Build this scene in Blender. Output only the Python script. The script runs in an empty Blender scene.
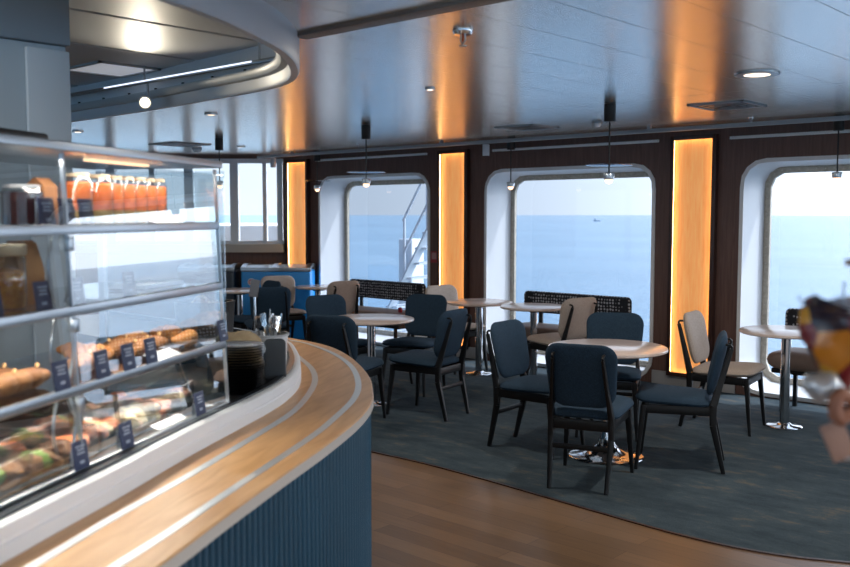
import bpy, bmesh, math, random
from mathutils import Vector, Matrix
R = math.radians; PI = math.pi
random.seed(7)
scn = bpy.context.scene
COL = scn.collection

# ------------------------------------------------------------------ helpers
def lin(c):
    return tuple(((v/255)/12.92 if v/255 <= .04045 else ((v/255+.055)/1.055)**2.4) for v in c)+(1,)

def nt_new(name):
    m = bpy.data.materials.new(name); m.use_nodes = True
    return m, m.node_tree, m.node_tree.nodes['Principled BSDF']

def mat(name, c, rough=.5, metal=0, noise=None, bump=None, spec=None, coat=0, stretch=None, emit=None):
    m, nt, b = nt_new(name)
    N, L = nt.nodes, nt.links
    b.inputs['Base Color'].default_value = lin(c)
    b.inputs['Roughness'].default_value = rough
    b.inputs['Metallic'].default_value = metal
    if spec is not None: b.inputs['Specular IOR Level'].default_value = spec
    if coat: b.inputs['Coat Weight'].default_value = coat; b.inputs['Coat Roughness'].default_value = .15
    if emit:
        b.inputs['Emission Color'].default_value = lin(emit[0]); b.inputs['Emission Strength'].default_value = emit[1]
    if noise or bump:
        tc = N.new('ShaderNodeTexCoord'); mp = N.new('ShaderNodeMapping')
        L.new(tc.outputs['Object'], mp.inputs['Vector'])
        if stretch: mp.inputs['Scale'].default_value = stretch
    if noise:
        c2, sc = noise[0], noise[1]
        n = N.new('ShaderNodeTexNoise'); n.inputs['Scale'].default_value = sc; n.inputs['Detail'].default_value = noise[2] if len(noise) > 2 else 4
        L.new(mp.outputs[0], n.inputs['Vector'])
        rp = N.new('ShaderNodeValToRGB')
        rp.color_ramp.elements[0].position = .35; rp.color_ramp.elements[0].color = lin(c)
        rp.color_ramp.elements[1].position = .65; rp.color_ramp.elements[1].color = lin(c2)
        L.new(n.outputs['Fac'], rp.inputs[0]); L.new(rp.outputs[0], b.inputs['Base Color'])
    if bump:
        n = N.new('ShaderNodeTexNoise'); n.inputs['Scale'].default_value = bump[0]; n.inputs['Detail'].default_value = 3
        L.new(mp.outputs[0], n.inputs['Vector'])
        bp = N.new('ShaderNodeBump'); bp.inputs['Strength'].default_value = bump[1]; bp.inputs['Distance'].default_value = bump[2] if len(bump) > 2 else .01
        L.new(n.outputs['Fac'], bp.inputs['Height']); L.new(bp.outputs[0], b.inputs['Normal'])
    return m

def glass(name, tint=(255,255,255), refl=.06, rough=.0, edge=.6):
    """thin clear sheet: looks through, with a Fresnel-like reflection"""
    m = bpy.data.materials.new(name); m.use_nodes = True
    nt = m.node_tree; N, L = nt.nodes, nt.links; N.clear()
    o = N.new('ShaderNodeOutputMaterial'); t = N.new('ShaderNodeBsdfTransparent'); g = N.new('ShaderNodeBsdfGlossy')
    t.inputs[0].default_value = lin(tint); g.inputs['Roughness'].default_value = rough
    lw = N.new('ShaderNodeLayerWeight'); lw.inputs['Blend'].default_value = .5
    mr = N.new('ShaderNodeMapRange'); mr.inputs['To Min'].default_value = refl; mr.inputs['To Max'].default_value = edge
    L.new(lw.outputs['Facing'], mr.inputs[0])
    pw = N.new('ShaderNodeMath'); pw.operation = 'POWER'; pw.inputs[1].default_value = 2.
    L.new(lw.outputs['Facing'], pw.inputs[0]); L.new(pw.outputs[0], mr.inputs[0])
    x = N.new('ShaderNodeMixShader'); L.new(mr.outputs[0], x.inputs[0]); L.new(t.outputs[0], x.inputs[1]); L.new(g.outputs[0], x.inputs[2])
    L.new(x.outputs[0], o.inputs[0]); return m

def emis(name, c, s):
    m, nt, b = nt_new(name)
    b.inputs['Base Color'].default_value = lin(c)
    b.inputs['Emission Color'].default_value = lin(c); b.inputs['Emission Strength'].default_value = s
    return m

def wood(name, c1, c2, scale=(1,1,1), rough=.4, grain=6., coat=0, axis='X', spec=None, rot=None):
    m, nt, b = nt_new(name); N, L = nt.nodes, nt.links
    tc = N.new('ShaderNodeTexCoord'); mp = N.new('ShaderNodeMapping'); mp.inputs['Scale'].default_value = scale
    if rot is not None:
        vr = N.new('ShaderNodeVectorRotate'); vr.rotation_type = 'Z_AXIS'; vr.inputs['Angle'].default_value = R(rot); L.new(tc.outputs['Object'], vr.inputs['Vector']); L.new(vr.outputs[0], mp.inputs[0])
    else: L.new(tc.outputs['Object'], mp.inputs[0])
    n1 = N.new('ShaderNodeTexNoise'); n1.inputs['Scale'].default_value = grain; n1.inputs['Detail'].default_value = 6; n1.inputs['Distortion'].default_value = .6
    L.new(mp.outputs[0], n1.inputs['Vector'])
    rp = N.new('ShaderNodeValToRGB'); e = rp.color_ramp.elements
    e[0].position = .3; e[0].color = lin(c1); e[1].position = .7; e[1].color = lin(c2)
    L.new(n1.outputs['Fac'], rp.inputs[0]); L.new(rp.outputs[0], b.inputs['Base Color'])
    b.inputs['Roughness'].default_value = rough
    if coat: b.inputs['Coat Weight'].default_value = coat; b.inputs['Coat Roughness'].default_value = .2
    if spec is not None: b.inputs['Specular IOR Level'].default_value = spec
    return m

class MB:
    """collects shapes into one mesh"""
    def __init__(s): s.bm = bmesh.new(); s.M = Matrix()
    def v(s, p): return s.bm.verts.new(s.M @ Vector(p))
    def f(s, vs):
        try: return s.bm.faces.new(vs)
        except ValueError: return None
    def box(s, c, d, rz=0, bev=0, rot=None):
        b = bmesh.new(); bmesh.ops.create_cube(b, size=1)
        bmesh.ops.scale(b, vec=d, verts=b.verts)
        if bev: bmesh.ops.bevel(b, geom=b.edges[:], offset=bev, segments=3, profile=.5, affect='EDGES')
        m = Matrix.Translation(c) @ (rot.to_4x4() if rot else Matrix.Rotation(rz, 4, 'Z'))
        return s.join(b, m)
    def join(s, b, m=Matrix()):
        m = s.M @ m; mp = {}
        for v in b.verts: mp[v] = s.bm.verts.new(m @ v.co)
        for f in b.faces: s.f([mp[v] for v in f.verts])
        b.free(); return s
    def bar(s, p, q, w, h, w2=None, h2=None, up=(0,0,1), bev=0):
        p, q = Vector(p), Vector(q); z = (q-p).normalized(); u = Vector(up)
        x = u.cross(z)
        if x.length < 1e-4: x = Vector((1,0,0)).cross(z)
        x.normalize(); y = z.cross(x)
        w2 = w if w2 is None else w2; h2 = h if h2 is None else h2
        rings = []
        for o, a, b_ in ((p, w, h), (q, w2, h2)):
            k = []
            n = 3 if bev else 1
            for sx, sy in ((1,1),(-1,1),(-1,-1),(1,-1)):
                if not bev: k.append(s.v(o+x*sx*a/2+y*sy*b_/2)); continue
                cs = {(1,1):0,(-1,1):90,(-1,-1):180,(1,-1):270}[(sx,sy)]
                for t in range(3):
                    an = R(cs+45*t); k.append(s.v(o+x*(sx*(a/2-bev)+bev*math.cos(an))+y*(sy*(b_/2-bev)+bev*math.sin(an))))
            rings.append(k)
        n = len(rings[0])
        for i in range(n): s.f([rings[0][i], rings[0][(i+1)%n], rings[1][(i+1)%n], rings[1][i]])
        s.f(rings[0][::-1]); s.f(rings[1]); return s
    def tube(s, pts, r, n=10, cap=True):
        pts = [Vector(p) for p in pts]; rings = []; last = None
        for i, p in enumerate(pts):
            t = (pts[min(i+1, len(pts)-1)]-pts[max(i-1, 0)]).normalized()
            a = last if last is not None else (Vector((0,0,1)) if abs(t.z) < .9 else Vector((1,0,0)))
            x = (a-t*a.dot(t)).normalized(); last = x; y = t.cross(x)
            rr = r[i] if isinstance(r, (list, tuple)) else r
            rings.append([s.v(p+(x*math.cos(2*PI*k/n)+y*math.sin(2*PI*k/n))*rr) for k in range(n)])
        for a, b in zip(rings, rings[1:]):
            for k in range(n): s.f([a[k], a[(k+1)%n], b[(k+1)%n], b[k]])
        if cap: s.f(rings[0][::-1]); s.f(rings[-1])
        return s
    def lathe(s, prof, n=32, c=(0,0,0), cap=True):
        rings = []
        for r, z in prof:
            rings.append([s.v((c[0]+r*math.cos(2*PI*k/n), c[1]+r*math.sin(2*PI*k/n), c[2]+z)) for k in range(n)] if r > 1e-6 else [s.v((c[0], c[1], c[2]+z))])
        for a, b in zip(rings, rings[1:]):
            for k in range(n):
                k2 = (k+1) % n
                if len(a) == 1 and len(b) == 1: continue
                if len(a) == 1: s.f([a[0], b[k], b[k2]])
                elif len(b) == 1: s.f([a[k], b[0], a[k2]])
                else: s.f([a[k], a[k2], b[k2], b[k]])
        if cap:
            if len(rings[0]) > 1: s.f(rings[0][::-1])
            if len(rings[-1]) > 1: s.f(rings[-1])
        return s
    def prism(s, pts, z0, z1):
        a = [s.v((p[0], p[1], z0)) for p in pts]; b = [s.v((p[0], p[1], z1)) for p in pts]
        n = len(pts)
        for i in range(n): s.f([a[i], a[(i+1)%n], b[(i+1)%n], b[i]])
        s.f(a[::-1]); s.f(b); return s
    def strip(s, A, B, closed=False):
        """quads between two equally long point lists"""
        a = [s.v(p) for p in A]; b = [s.v(p) for p in B]; n = len(a)
        for i in range(n if closed else n-1): s.f([a[i], a[(i+1)%n], b[(i+1)%n], b[i]])
        return s
    def sweep(s, rows, closed=True, caps=True):
        """rows: list of cross sections (closed loops of points)"""
        rs = [[s.v(p) for p in r] for r in rows]; n = len(rs[0])
        for a, b in zip(rs, rs[1:]):
            for k in range(n if closed else n-1): s.f([a[k], a[(k+1)%n], b[(k+1)%n], b[k]])
        if caps and closed: s.f(rs[0][::-1]); s.f(rs[-1])
        return s
    def cushion(s, outline, t, bend=None, dome=8, low=1.):
        """soft pad: outline of (x,y); thickness along z; bend maps the point"""
        sc = [0, .3, .55, .75, .87, .94, .98, 1.0]; n = len(outline)
        bend = bend or (lambda p: p)
        def ring(q, sg):
            h = t/2*max(0, 1-q**dome)**.5*(1 if sg > 0 else low)*sg + (0 if q else 0)
            cr = 1 if q == 0 else n
            if q == 0: return [s.v(bend(Vector((0, 0, h))))]
            return [s.v(bend(Vector((x*q, y*q, h)))) for x, y in outline]
        up = [ring(q, 1) for q in sc]; dn = [ring(q, -1) for q in sc[:-1]]; dn.append(up[-1])
        for rs, fl in ((up, False), (dn, True)):
            for a, b in zip(rs, rs[1:]):
                for k in range(n):
                    k2 = (k+1) % n
                    q = [a[0], b[k], b[k2]] if len(a) == 1 else [a[k], b[k], b[k2], a[k2]]
                    s.f(q[::-1] if fl else q)
        return s
    def build(s, name, m, parent=None, smooth=40, recalc=True):
        bm = s.bm
        if recalc: bmesh.ops.recalc_face_normals(bm, faces=bm.faces[:])
        me = bpy.data.meshes.new(name); bm.to_mesh(me); bm.free()
        if smooth:
            for p in me.polygons: p.use_smooth = True
            me.set_sharp_from_angle(angle=R(smooth))
        for k in (m if isinstance(m, (list, tuple)) else [m]): me.materials.append(k)
        o = bpy.data.objects.new(name, me); COL.objects.link(o)
        if parent is not None: o.parent = parent
        return o

def tag(o, label, cat, group=None):
    o['label'] = label; o['category'] = cat
    if group: o['group'] = group
    return o
def thing(name, label, cat, loc=(0,0,0), rz=0, group=None):
    o = bpy.data.objects.new(name, None); COL.objects.link(o); o.empty_display_size = .1
    o.location = loc; o.rotation_euler = (0, 0, rz)
    return tag(o, label, cat, group)
def struct(o):
    o['kind'] = 'structure'; return o
def copy_tree(o, parent=None):
    c = o.copy(); COL.objects.link(c)
    if parent is not None: c.parent = parent
    for ch in list(o.children): copy_tree(ch, c)
    return c
def rrect(w, h, r, n=6, taper=1.):
    """rounded rectangle outline, centred; taper scales the width at the low end"""
    out = []
    for cx, cy, a0 in ((w/2-r, h/2-r, 0), (-w/2+r, h/2-r, 90), (-w/2+r, -h/2+r, 180), (w/2-r, -h/2+r, 270)):
        for k in range(n+1):
            a = R(a0+90*k/n); x, y = cx+r*math.cos(a), cy+r*math.sin(a)
            out.append((x*(taper+(1-taper)*(y/h+.5)), y))
    return out
def smooth_line(pts, n=8):
    """Catmull-Rom through 2-D points"""
    P = [Vector(p) for p in pts]; P = [P[0]*2-P[1]]+P+[P[-1]*2-P[-2]]; out = []
    for i in range(1, len(P)-2):
        for k in range(n):
            t = k/n
            out.append(.5*((2*P[i])+(P[i+1]-P[i-1])*t+(2*P[i-1]-5*P[i]+4*P[i+1]-P[i+2])*t*t+(3*P[i]-P[i-1]-3*P[i+1]+P[i+2])*t**3))
    out.append(P[-2]); return out
def resample(pts, n):
    pts = [Vector(p) for p in pts]; L = [0]
    for a, b in zip(pts, pts[1:]): L.append(L[-1]+(b-a).length)
    out = []; j = 0
    for i in range(n):
        d = L[-1]*i/(n-1)
        while j < len(L)-2 and L[j+1] < d: j += 1
        out.append(pts[j].lerp(pts[j+1], min(1, (d-L[j])/max(1e-9, L[j+1]-L[j]))))
    return out
def normals2(pts):
    """left-hand normals of a 2-D polyline"""
    out = []
    for i in range(len(pts)):
        t = (pts[min(i+1, len(pts)-1)]-pts[max(i-1, 0)]).normalized(); out.append(Vector((-t.y, t.x)))
    return out
def V3(p, z): return (p[0], p[1], z)

# ------------------------------------------------------------------ materials
M = {}
M['navy'] = mat('navy_fabric', (33,50,66), .9, noise=((48,69,88), 200), bump=(320, .25, .004), spec=.25)
M['beige'] = mat('beige_fabric', (172,156,145), .9, noise=((190,175,163), 120), bump=(320, .2, .004), spec=.2)
M['black_wood'] = mat('black_stained_wood', (11,12,15), .45, spec=.4)
M['chrome'] = mat('polished_chrome', (215,217,220), .1, 1)
M['steel'] = mat('brushed_steel', (170,175,180), .28, 1)
M['inlay'] = mat('steel_inlay', (205,210,214), .35, .7)
M['table_top'] = wood('pale_table_laminate', (206,184,173), (218,200,190), (1,6,1), .15, 5)
M['table_edge'] = mat('table_edge_band', (172,158,150), .5)
M['dark_iron'] = mat('dark_iron', (22,23,26), .5, .3)
M['panel'] = None
M['wall'] = wood('dark_walnut_wall', (98,72,65), (120,90,80), (14,14,.7), .42, 5, spec=.35)
M['walnut'] = wood('dark_walnut_frame', (52,30,24), (70,42,34), (14,14,.7), .4, 5)
M['white'] = mat('white_painted_steel', (228,230,234), .45)
M['white_gloss'] = mat('white_gloss', (225,228,232), .25, coat=.3)
M['rail_white'] = mat('white_rail', (236,235,235), .5)
M['grey'] = mat('light_grey_paint', (178,182,187), .5)
M['skirt'] = mat('grey_white_skirting', (170,168,168), .5)
M['frame'] = mat('bronze_grey_window_frame', (160,152,138), .42, .2, noise=((184,174,158), 30))
M['rivet'] = mat('pale_rivets', (190,184,172), .35, .9)
M['teal'] = mat('blue_painted_fluting', (10,62,86), .36, noise=((14,70,96), 3))
M['black'] = mat('matt_black', (14,15,17), .5)
M['black_gloss'] = mat('gloss_black', (10,10,12), .18)
M['acrylic'] = glass('case_glass', (240,247,250), .12, .015, .95)
M['win_glass'] = glass('tinted_window_glass', (172,181,192), .03, .0, .3)
M['clear_glass'] = glass('clear_window_glass', (246,250,252), .03, .0, .3)
M['jar'] = glass('jar_glass', (245,248,248), .08, .03, .6)
M['lamp_disc'] = glass('lamp_disc_glass', (190,205,225), .25, .15, .7)
M['cello'] = glass('cellophane', (235,238,242), .15, .1, .7)

def mk_ceiling(name, c, rough, metal):
    m, nt, b = nt_new(name); N, L = nt.nodes, nt.links
    b.inputs['Base Color'].default_value = lin(c); b.inputs['Metallic'].default_value = metal
    b.inputs['Roughness'].default_value = rough
    tc = N.new('ShaderNodeTexCoord'); mp = N.new('ShaderNodeMapping'); mp.inputs['Scale'].default_value = (60,1.5,1)
    n = N.new('ShaderNodeTexNoise'); n.inputs['Scale'].default_value = 4
    L.new(tc.outputs['Object'], mp.inputs[0]); L.new(mp.outputs[0], n.inputs['Vector'])
    bp = N.new('ShaderNodeBump'); bp.inputs['Strength'].default_value = .05; bp.inputs['Distance'].default_value = .01
    L.new(n.outputs['Fac'], bp.inputs['Height']); L.new(bp.outputs[0], b.inputs['Normal'])
    return m
M['ceiling'] = mk_ceiling('satin_metal_ceiling', (240,236,230), .23, .78)
M['ceiling_in'] = mk_ceiling('satin_metal_ceiling_recess', (206,210,214), .5, .25)
M['joint'] = mat('dark_joint', (40,42,46), .7)

# glowing veneer: wood that is lit by LED strips and by its own translucent back light
def mk_veneer():
    m, nt, b = nt_new('backlit_veneer'); N, L = nt.nodes, nt.links
    tc = N.new('ShaderNodeTexCoord'); mp = N.new('ShaderNodeMapping'); mp.inputs['Scale'].default_value = (16,16,1.2)
    n = N.new('ShaderNodeTexNoise'); n.inputs['Scale'].default_value = 4; n.inputs['Detail'].default_value = 6; n.inputs['Distortion'].default_value = .8
    L.new(tc.outputs['Object'], mp.inputs[0]); L.new(mp.outputs[0], n.inputs['Vector'])
    rp = N.new('ShaderNodeValToRGB'); e = rp.color_ramp.elements
    e[0].position = .3; e[0].color = lin((226,150,84)); e[1].position = .72; e[1].color = lin((242,176,110))
    L.new(n.outputs['Fac'], rp.inputs[0]); L.new(rp.outputs[0], b.inputs['Base Color'])
    L.new(rp.outputs[0], b.inputs['Emission Color']); b.inputs['Emission Strength'].default_value = .24
    b.inputs['Roughness'].default_value = .5
    return m
M['veneer'] = mk_veneer()
M['led_warm'] = emis('warm_led_strip', (255,200,128), 5.)
M['led_white'] = emis('white_led', (255,214,170), .6)
M['led_bulb'] = emis('lamp_bulb_glow', (255,200,160), 1.2)
M['spot_bulb'] = emis('spot_bulb_glow', (255,236,196), 1.5)
M['light_panel'] = emis('hatch_reflection_glow', (235,240,250), .12)  # no lamp: stands in for the reflection on the recess hatch

def mk_floor():
    m, nt, b = nt_new('wood_plank_floor'); N, L = nt.nodes, nt.links
    tc = N.new('ShaderNodeTexCoord')
    br = N.new('ShaderNodeTexBrick'); br.inputs['Scale'].default_value = 1; br.offset = .37
    br.inputs['Brick Width'].default_value = 1.1; br.inputs['Row Height'].default_value = .12; br.inputs['Mortar Size'].default_value = .0012; br.inputs['Mortar Smooth'].default_value = .2
    br.inputs['Color1'].default_value = lin((142,112,84)); br.inputs['Color2'].default_value = lin((116,90,66)); br.inputs['Mortar'].default_value = lin((74,50,36))
    L.new(tc.outputs['Object'], br.inputs['Vector'])
    mp = N.new('ShaderNodeMapping'); mp.inputs['Scale'].default_value = (1.5,22,1); L.new(tc.outputs['Object'], mp.inputs[0])
    n = N.new('ShaderNodeTexNoise'); n.inputs['Scale'].default_value = 2.5; n.inputs['Detail'].default_value = 6; L.new(mp.outputs[0], n.inputs['Vector'])
    rp = N.new('ShaderNodeValToRGB'); rp.color_ramp.elements[0].color = (.62,.6,.58,1); rp.color_ramp.elements[1].color = (1.2,1.15,1.1,1)
    L.new(n.outputs['Fac'], rp.inputs[0])
    mx = N.new('ShaderNodeMix'); mx.data_type = 'RGBA'; mx.blend_type = 'MULTIPLY'; mx.inputs['Factor'].default_value = .8
    L.new(br.outputs['Color'], mx.inputs['A']); L.new(rp.outputs[0], mx.inputs['B']); L.new(mx.outputs['Result'], b.inputs['Base Color'])
    b.inputs['Roughness'].default_value = .32
    return m
M['floor'] = mk_floor()
def mk_carpet():
    m, nt, b = nt_new('blue_grey_carpet'); N, L = nt.nodes, nt.links
    tc = N.new('ShaderNodeTexCoord')
    n = N.new('ShaderNodeTexNoise'); n.inputs['Scale'].default_value = 3.2; n.inputs['Detail'].default_value = 8; n.inputs['Roughness'].default_value = .7
    mp = N.new('ShaderNodeMapping'); mp.inputs['Scale'].default_value = (1,2.2,1); L.new(tc.outputs['Object'], mp.inputs[0]); L.new(mp.outputs[0], n.inputs['Vector'])
    rp = N.new('ShaderNodeValToRGB'); e = rp.color_ramp.elements
    e[0].position = .36; e[0].color = lin((60,74,84)); e[1].position = .56; e[1].color = lin((78,92,100))
    k = e.new(.66); k.color = lin((110,106,98))
    L.new(n.outputs['Fac'], rp.inputs[0])
    n2 = N.new('ShaderNodeTexNoise'); n2.inputs['Scale'].default_value = 160; L.new(tc.outputs['Object'], n2.inputs['Vector'])
    mx = N.new('ShaderNodeMix'); mx.data_type = 'RGBA'; mx.blend_type = 'MULTIPLY'; mx.inputs['Factor'].default_value = .5
    L.new(rp.outputs[0], mx.inputs['A']); L.new(n2.outputs['Fac'], mx.inputs['B']); L.new(mx.outputs['Result'], b.inputs['Base Color'])
    bp = N.new('ShaderNodeBump'); bp.inputs['Strength'].default_value = .5; bp.inputs['Distance'].default_value = .004
    L.new(n2.outputs['Fac'], bp.inputs['Height']); L.new(bp.outputs[0], b.inputs['Normal'])
    b.inputs['Roughness'].default_value = .95; b.inputs['Specular IOR Level'].default_value = .15
    return m
M['carpet'] = mk_carpet()
M['oak'] = wood('oak_counter_top', (186,136,84), (212,165,112), (1.4,9,6), .37, 3, rot=60.6)
M['oak_edge'] = mat('pale_counter_edge', (196,188,180), .45)
M['brown_leather'] = mat('brown_upholstery', (136,115,104), .5, noise=((148,126,114), 12), bump=(60, .15, .004))
def mk_dots():
    m, nt, b = nt_new('black_and_white_patterned_fabric'); N, L = nt.nodes, nt.links
    tc = N.new('ShaderNodeTexCoord'); mp = N.new('ShaderNodeMapping'); mp.inputs['Scale'].default_value = (31,31,31); L.new(tc.outputs['Object'], mp.inputs[0])
    v = N.new('ShaderNodeTexVoronoi'); v.inputs['Scale'].default_value = 1; v.inputs['Randomness'].default_value = .25; L.new(mp.outputs[0], v.inputs['Vector'])
    rp = N.new('ShaderNodeValToRGB'); e = rp.color_ramp.elements; e[0].position = .30; e[0].color = lin((176,178,186)); e[1].position = .38; e[1].color = lin((26,30,38))
    L.new(v.outputs['Distance'], rp.inputs[0]); L.new(rp.outputs[0], b.inputs['Base Color']); b.inputs['Roughness'].default_value = .9
    return m
M['dots'] = mk_dots()

# ------------------------------------------------------------------ camera
H = 1.6; TH = R(42.3); PT = math.atan(69/930)
cam_d = bpy.data.cameras.new('camera'); cam = bpy.data.objects.new('camera', cam_d); COL.objects.link(cam)
cam.location = (0, 0, H); cam.rotation_euler = (PI/2-PT, 0, TH)
cam_d.sensor_width = 36; cam_d.lens = 930/850*36; cam_d.clip_start = .05; cam_d.clip_end = 60000
cam_d.dof.use_dof = True; cam_d.dof.focus_distance = 5.9; cam_d.dof.aperture_fstop = 3.2
scn.camera = cam

# ------------------------------------------------------------------ room shell
W = 7.947; ZC = 2.39
XL, XR, YB = -13.95, 4.5, -4.5
FO = Vector((-9.79, 7.955)); FU = Vector((-.74, -.673)).normalized(); FN = Vector((-FU.y, FU.x))*-1   # slanted window front at the far end
FN = Vector((FU.y, -FU.x)); FN = FN if FN.y > 0 else -FN
FL = 5.6; FE = FO+FU*FL
def fac(u, d, z): p = FO+FU*u+FN*d; return (p.x, p.y, z)

b = MB(); b.box(((XL+XR)/2, (YB+8.3)/2, -.05), (XR-XL+.4, 8.3-YB+.4, .1))
struct(b.build('floor', M['floor']))
edge = smooth_line([(-13.9,3.9),(-9,4.0),(-6,4.2),(-4.38,4.335),(-3.59,4.337),(-2.7,4.262),(-2.12,4.222),(-1.72,4.262),(-1.37,4.40),(-.6,4.8),(.6,5.3),(2.5,5.6),(4.5,5.7)], 6)
b = MB(); pts = [V3(p, 0) for p in edge]
far = [(p[0], W-.001, 0) for p in pts]
far = [(x, min(y, FO.y+(x-FO.x)*FU.y/FU.x if x < FO.x else y)-.001, 0) for x, y, z in far]
b.sweep([[(a[0], a[1], 0), (a[0], a[1], .004), (f_[0], max(f_[1], a[1]+.01), .004), (f_[0], max(f_[1], a[1]+.01), 0)] for a, f_ in zip(pts, far)])
struct(b.build('floor_carpet', M['carpet'], smooth=0))
b = MB(); b.sweep([[V3(p-n*.012, 0), V3(p-n*.012, .006), V3(p+n*.006, .006), V3(p+n*.006, 0)] for p, n in zip(edge, normals2(edge))])
struct(b.build('trim_1', M['walnut']))
ZF = .004     # carpet surface

# window wall
def rr_radius(cx, cz, hw, hh, r, a):
    """point on a rounded rectangle in direction a from its centre"""
    dx, dz = math.cos(a), math.sin(a); lo, hi = 0, 5
    for _ in range(40):
        m_ = (lo+hi)/2; x, z = abs(dx*m_), abs(dz*m_)
        ins = x <= hw and z <= hh and not (x > hw-r and z > hh-r and (x-hw+r)**2+(z-hh+r)**2 > r*r)
        lo, hi = (m_, hi) if ins else (lo, m_)
    return (cx+dx*lo, cz+dz*lo)
WINS = [(-8.11, .93), (-5.325, .995), (-2.455, .995), (.41, .995), (3.2, .995)]
ZB, ZT = .045, 2.055
cz, hh = (ZB+ZT)/2, (ZT-ZB)/2
bounds = [-9.8, -6.8, -3.95, -1.02, 1.9, XR]
def ang_list(x0, x1, cx):
    A = {2*PI*k/96 for k in range(96)}
    for x, z in ((x0,0),(x1,0),(x0,ZC),(x1,ZC)): A.add(math.atan2(z-cz, x-cx) % (2*PI))
    # finer near the rounded corners
    return sorted(A)
wb = MB()
for i, (cx, hw) in enumerate(WINS):
    x0, x1 = bounds[i], bounds[i+1]; A = ang_list(x0, x1, cx)
    inn, out = [], []
    for a in A:
        x, z = rr_radius(cx, cz, hw, hh, .2, a); inn.append((x, W, z))
        dx, dz = math.cos(a), math.sin(a); t = 1e9
        if abs(dx) > 1e-9: t = min(t, ((x1 if dx > 0 else x0)-cx)/dx)
        if abs(dz) > 1e-9: t = min(t, ((ZC if dz > 0 else 0)-cz)/dz)
        out.append((cx+dx*t, W, cz+dz*t))
    wb.strip(inn, out, True)
struct(wb.build('wall_back', M['wall'], smooth=0))

def outline(cx, hw, ins, y, r, n=96, dz=0, dx=0):
    return [(lambda q: (q[0], y, q[1]))(rr_radius(cx+dx, cz+dz, hw-ins, hh-ins, r, 2*PI*k/n)) for k in range(n)]
for i, (cx, hw) in enumerate(WINS):
    e = bpy.data.objects.new('window_%d' % (i+1), None); COL.objects.link(e); e.location = (cx, W, cz); struct(e)
    def put(o): o.parent = e; o.matrix_parent_inverse = Matrix.Translation((-cx, -W, -cz)); return o
    b = MB(); b.strip(outline(cx, hw, 0, W-.004, .2), outline(cx, hw, .03, W+.40, .17), True)
    put(b.build('window_reveal', M['white']))
    b = MB(); o1, o2 = outline(cx, hw, -.03, W-.012, .225), outline(cx, hw, .004, W-.012, .198)
    b.sweep([[a, c, (c[0], W+.005, c[2]), (a[0], W+.005, a[2])] for a, c in zip(o1+o1[:1], o2+o2[:1])], caps=False)
    put(b.build('window_surround', M['rail_white']))
    b = MB(); o1, o2 = outline(cx, hw, .03, W+.385, .17), outline(cx, hw, .085, W+.385, .13)
    b.sweep([[a, c, (c[0], W+.42, c[2]), (a[0], W+.42, a[2])] for a, c in zip(o1+o1[:1], o2+o2[:1])], caps=False)
    fr = put(b.build('window_frame', M['frame']))
    b = MB(); o3 = resample([Vector(p) for p in outline(cx, hw, .056, W+.385, .15)], 97)[:-1]
    for p in o3: b.join(ball := bmesh.new()) if False else None
    for p in o3:
        bb = bmesh.new(); bmesh.ops.create_icosphere(bb, subdivisions=1, radius=.008); b.join(bb, Matrix.Translation(p))
    rv = b.build('rivets', M['rivet']); rv.parent = fr; rv.matrix_parent_inverse = Matrix()
    rv.matrix_parent_inverse = Matrix()
    b = MB(); g = outline(cx, hw, .075, W+.41, .13); b.f([b.v(p) for p in g]); put(b.build('window_glass', M['win_glass'], smooth=0))
    if i < 3:
        pass
# skirting between the windows
xs = [-9.8]+[v for (cx, hw) in WINS for v in (cx-hw-.03, cx+hw+.03)]+[XR]
for k in range(0, len(xs), 2):
    if xs[k+1]-xs[k] < .02: continue
    b = MB(); b.box(((xs[k]+xs[k+1])/2, W-.012, .066), (xs[k+1]-xs[k], .022, .125), bev=.004)
    struct(b.build('baseboard_back', M['skirt']))

# slanted window front at the far end
b = MB()
b.sweep([[fac(u, -.0, 0), fac(u, 0, 1.17), fac(u, .3, 1.17), fac(u, .3, 0)] for u in (-.02, FL)])
b.sweep([[fac(u, 0, 2.335), fac(u, 0, 2.62), fac(u, .12, 2.62), fac(u, .12, 2.335)] for u in (-.02, FL)])
struct(b.build('wall_far', M['wall'], smooth=0))
b = MB(); b.sweep([[fac(u, -.16, 1.10), fac(u, -.16, 1.205), fac(u, .05, 1.205), fac(u, .05, 1.10)] for u in (-.01, FL)])
struct(b.build('trim_2', mat('beige_sill', (190,184,174), .5), smooth=0))
fe = bpy.data.objects.new('window_6', None); COL.objects.link(fe); fe.location = fac(2, 0, 1.2); struct(fe)
M['mullion'] = mat('pale_blue_grey_mullion', (226,234,242), .5)
for u, w_ in ((.05,.07),(.25,.05),(.655,.11),(1.26,.12),(1.75,.07),(2.3,.12),(2.9,.07),(3.5,.12),(4.2,.07),(4.9,.12),(5.55,.1)):
    b = MB(); b.sweep([[fac(u-w_/2, -.04, z), fac(u+w_/2, -.04, z), fac(u+w_/2, .06, z), fac(u-w_/2, .06, z)] for z in (1.2, 2.34)])
    o = b.build('window_mullion', M['mullion'], smooth=0); o.parent = fe; o.matrix_parent_inverse = Matrix.Translation(fe.location).inverted()
b = MB()
for z0, z1 in ((1.2, 1.25), (2.28, 2.34)): b.sweep([[fac(u, -.03, z0), fac(u, -.03, z1), fac(u, .05, z1), fac(u, .05, z0)] for u in (0, FL)])
o = b.build('window_frame', M['mullion'], smooth=0); o.parent = fe; o.matrix_parent_inverse = Matrix.Translation(fe.location).inverted()
b = MB(); b.f([b.v(fac(0, .02, 1.2)), b.v(fac(FL, .02, 1.2)), b.v(fac(FL, .02, 2.34)), b.v(fac(0, .02, 2.34))])
o = b.build('window_glass', M['clear_glass'], smooth=0); o.parent = fe; o.matrix_parent_inverse = Matrix.Translation(fe.location).inverted()

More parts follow.
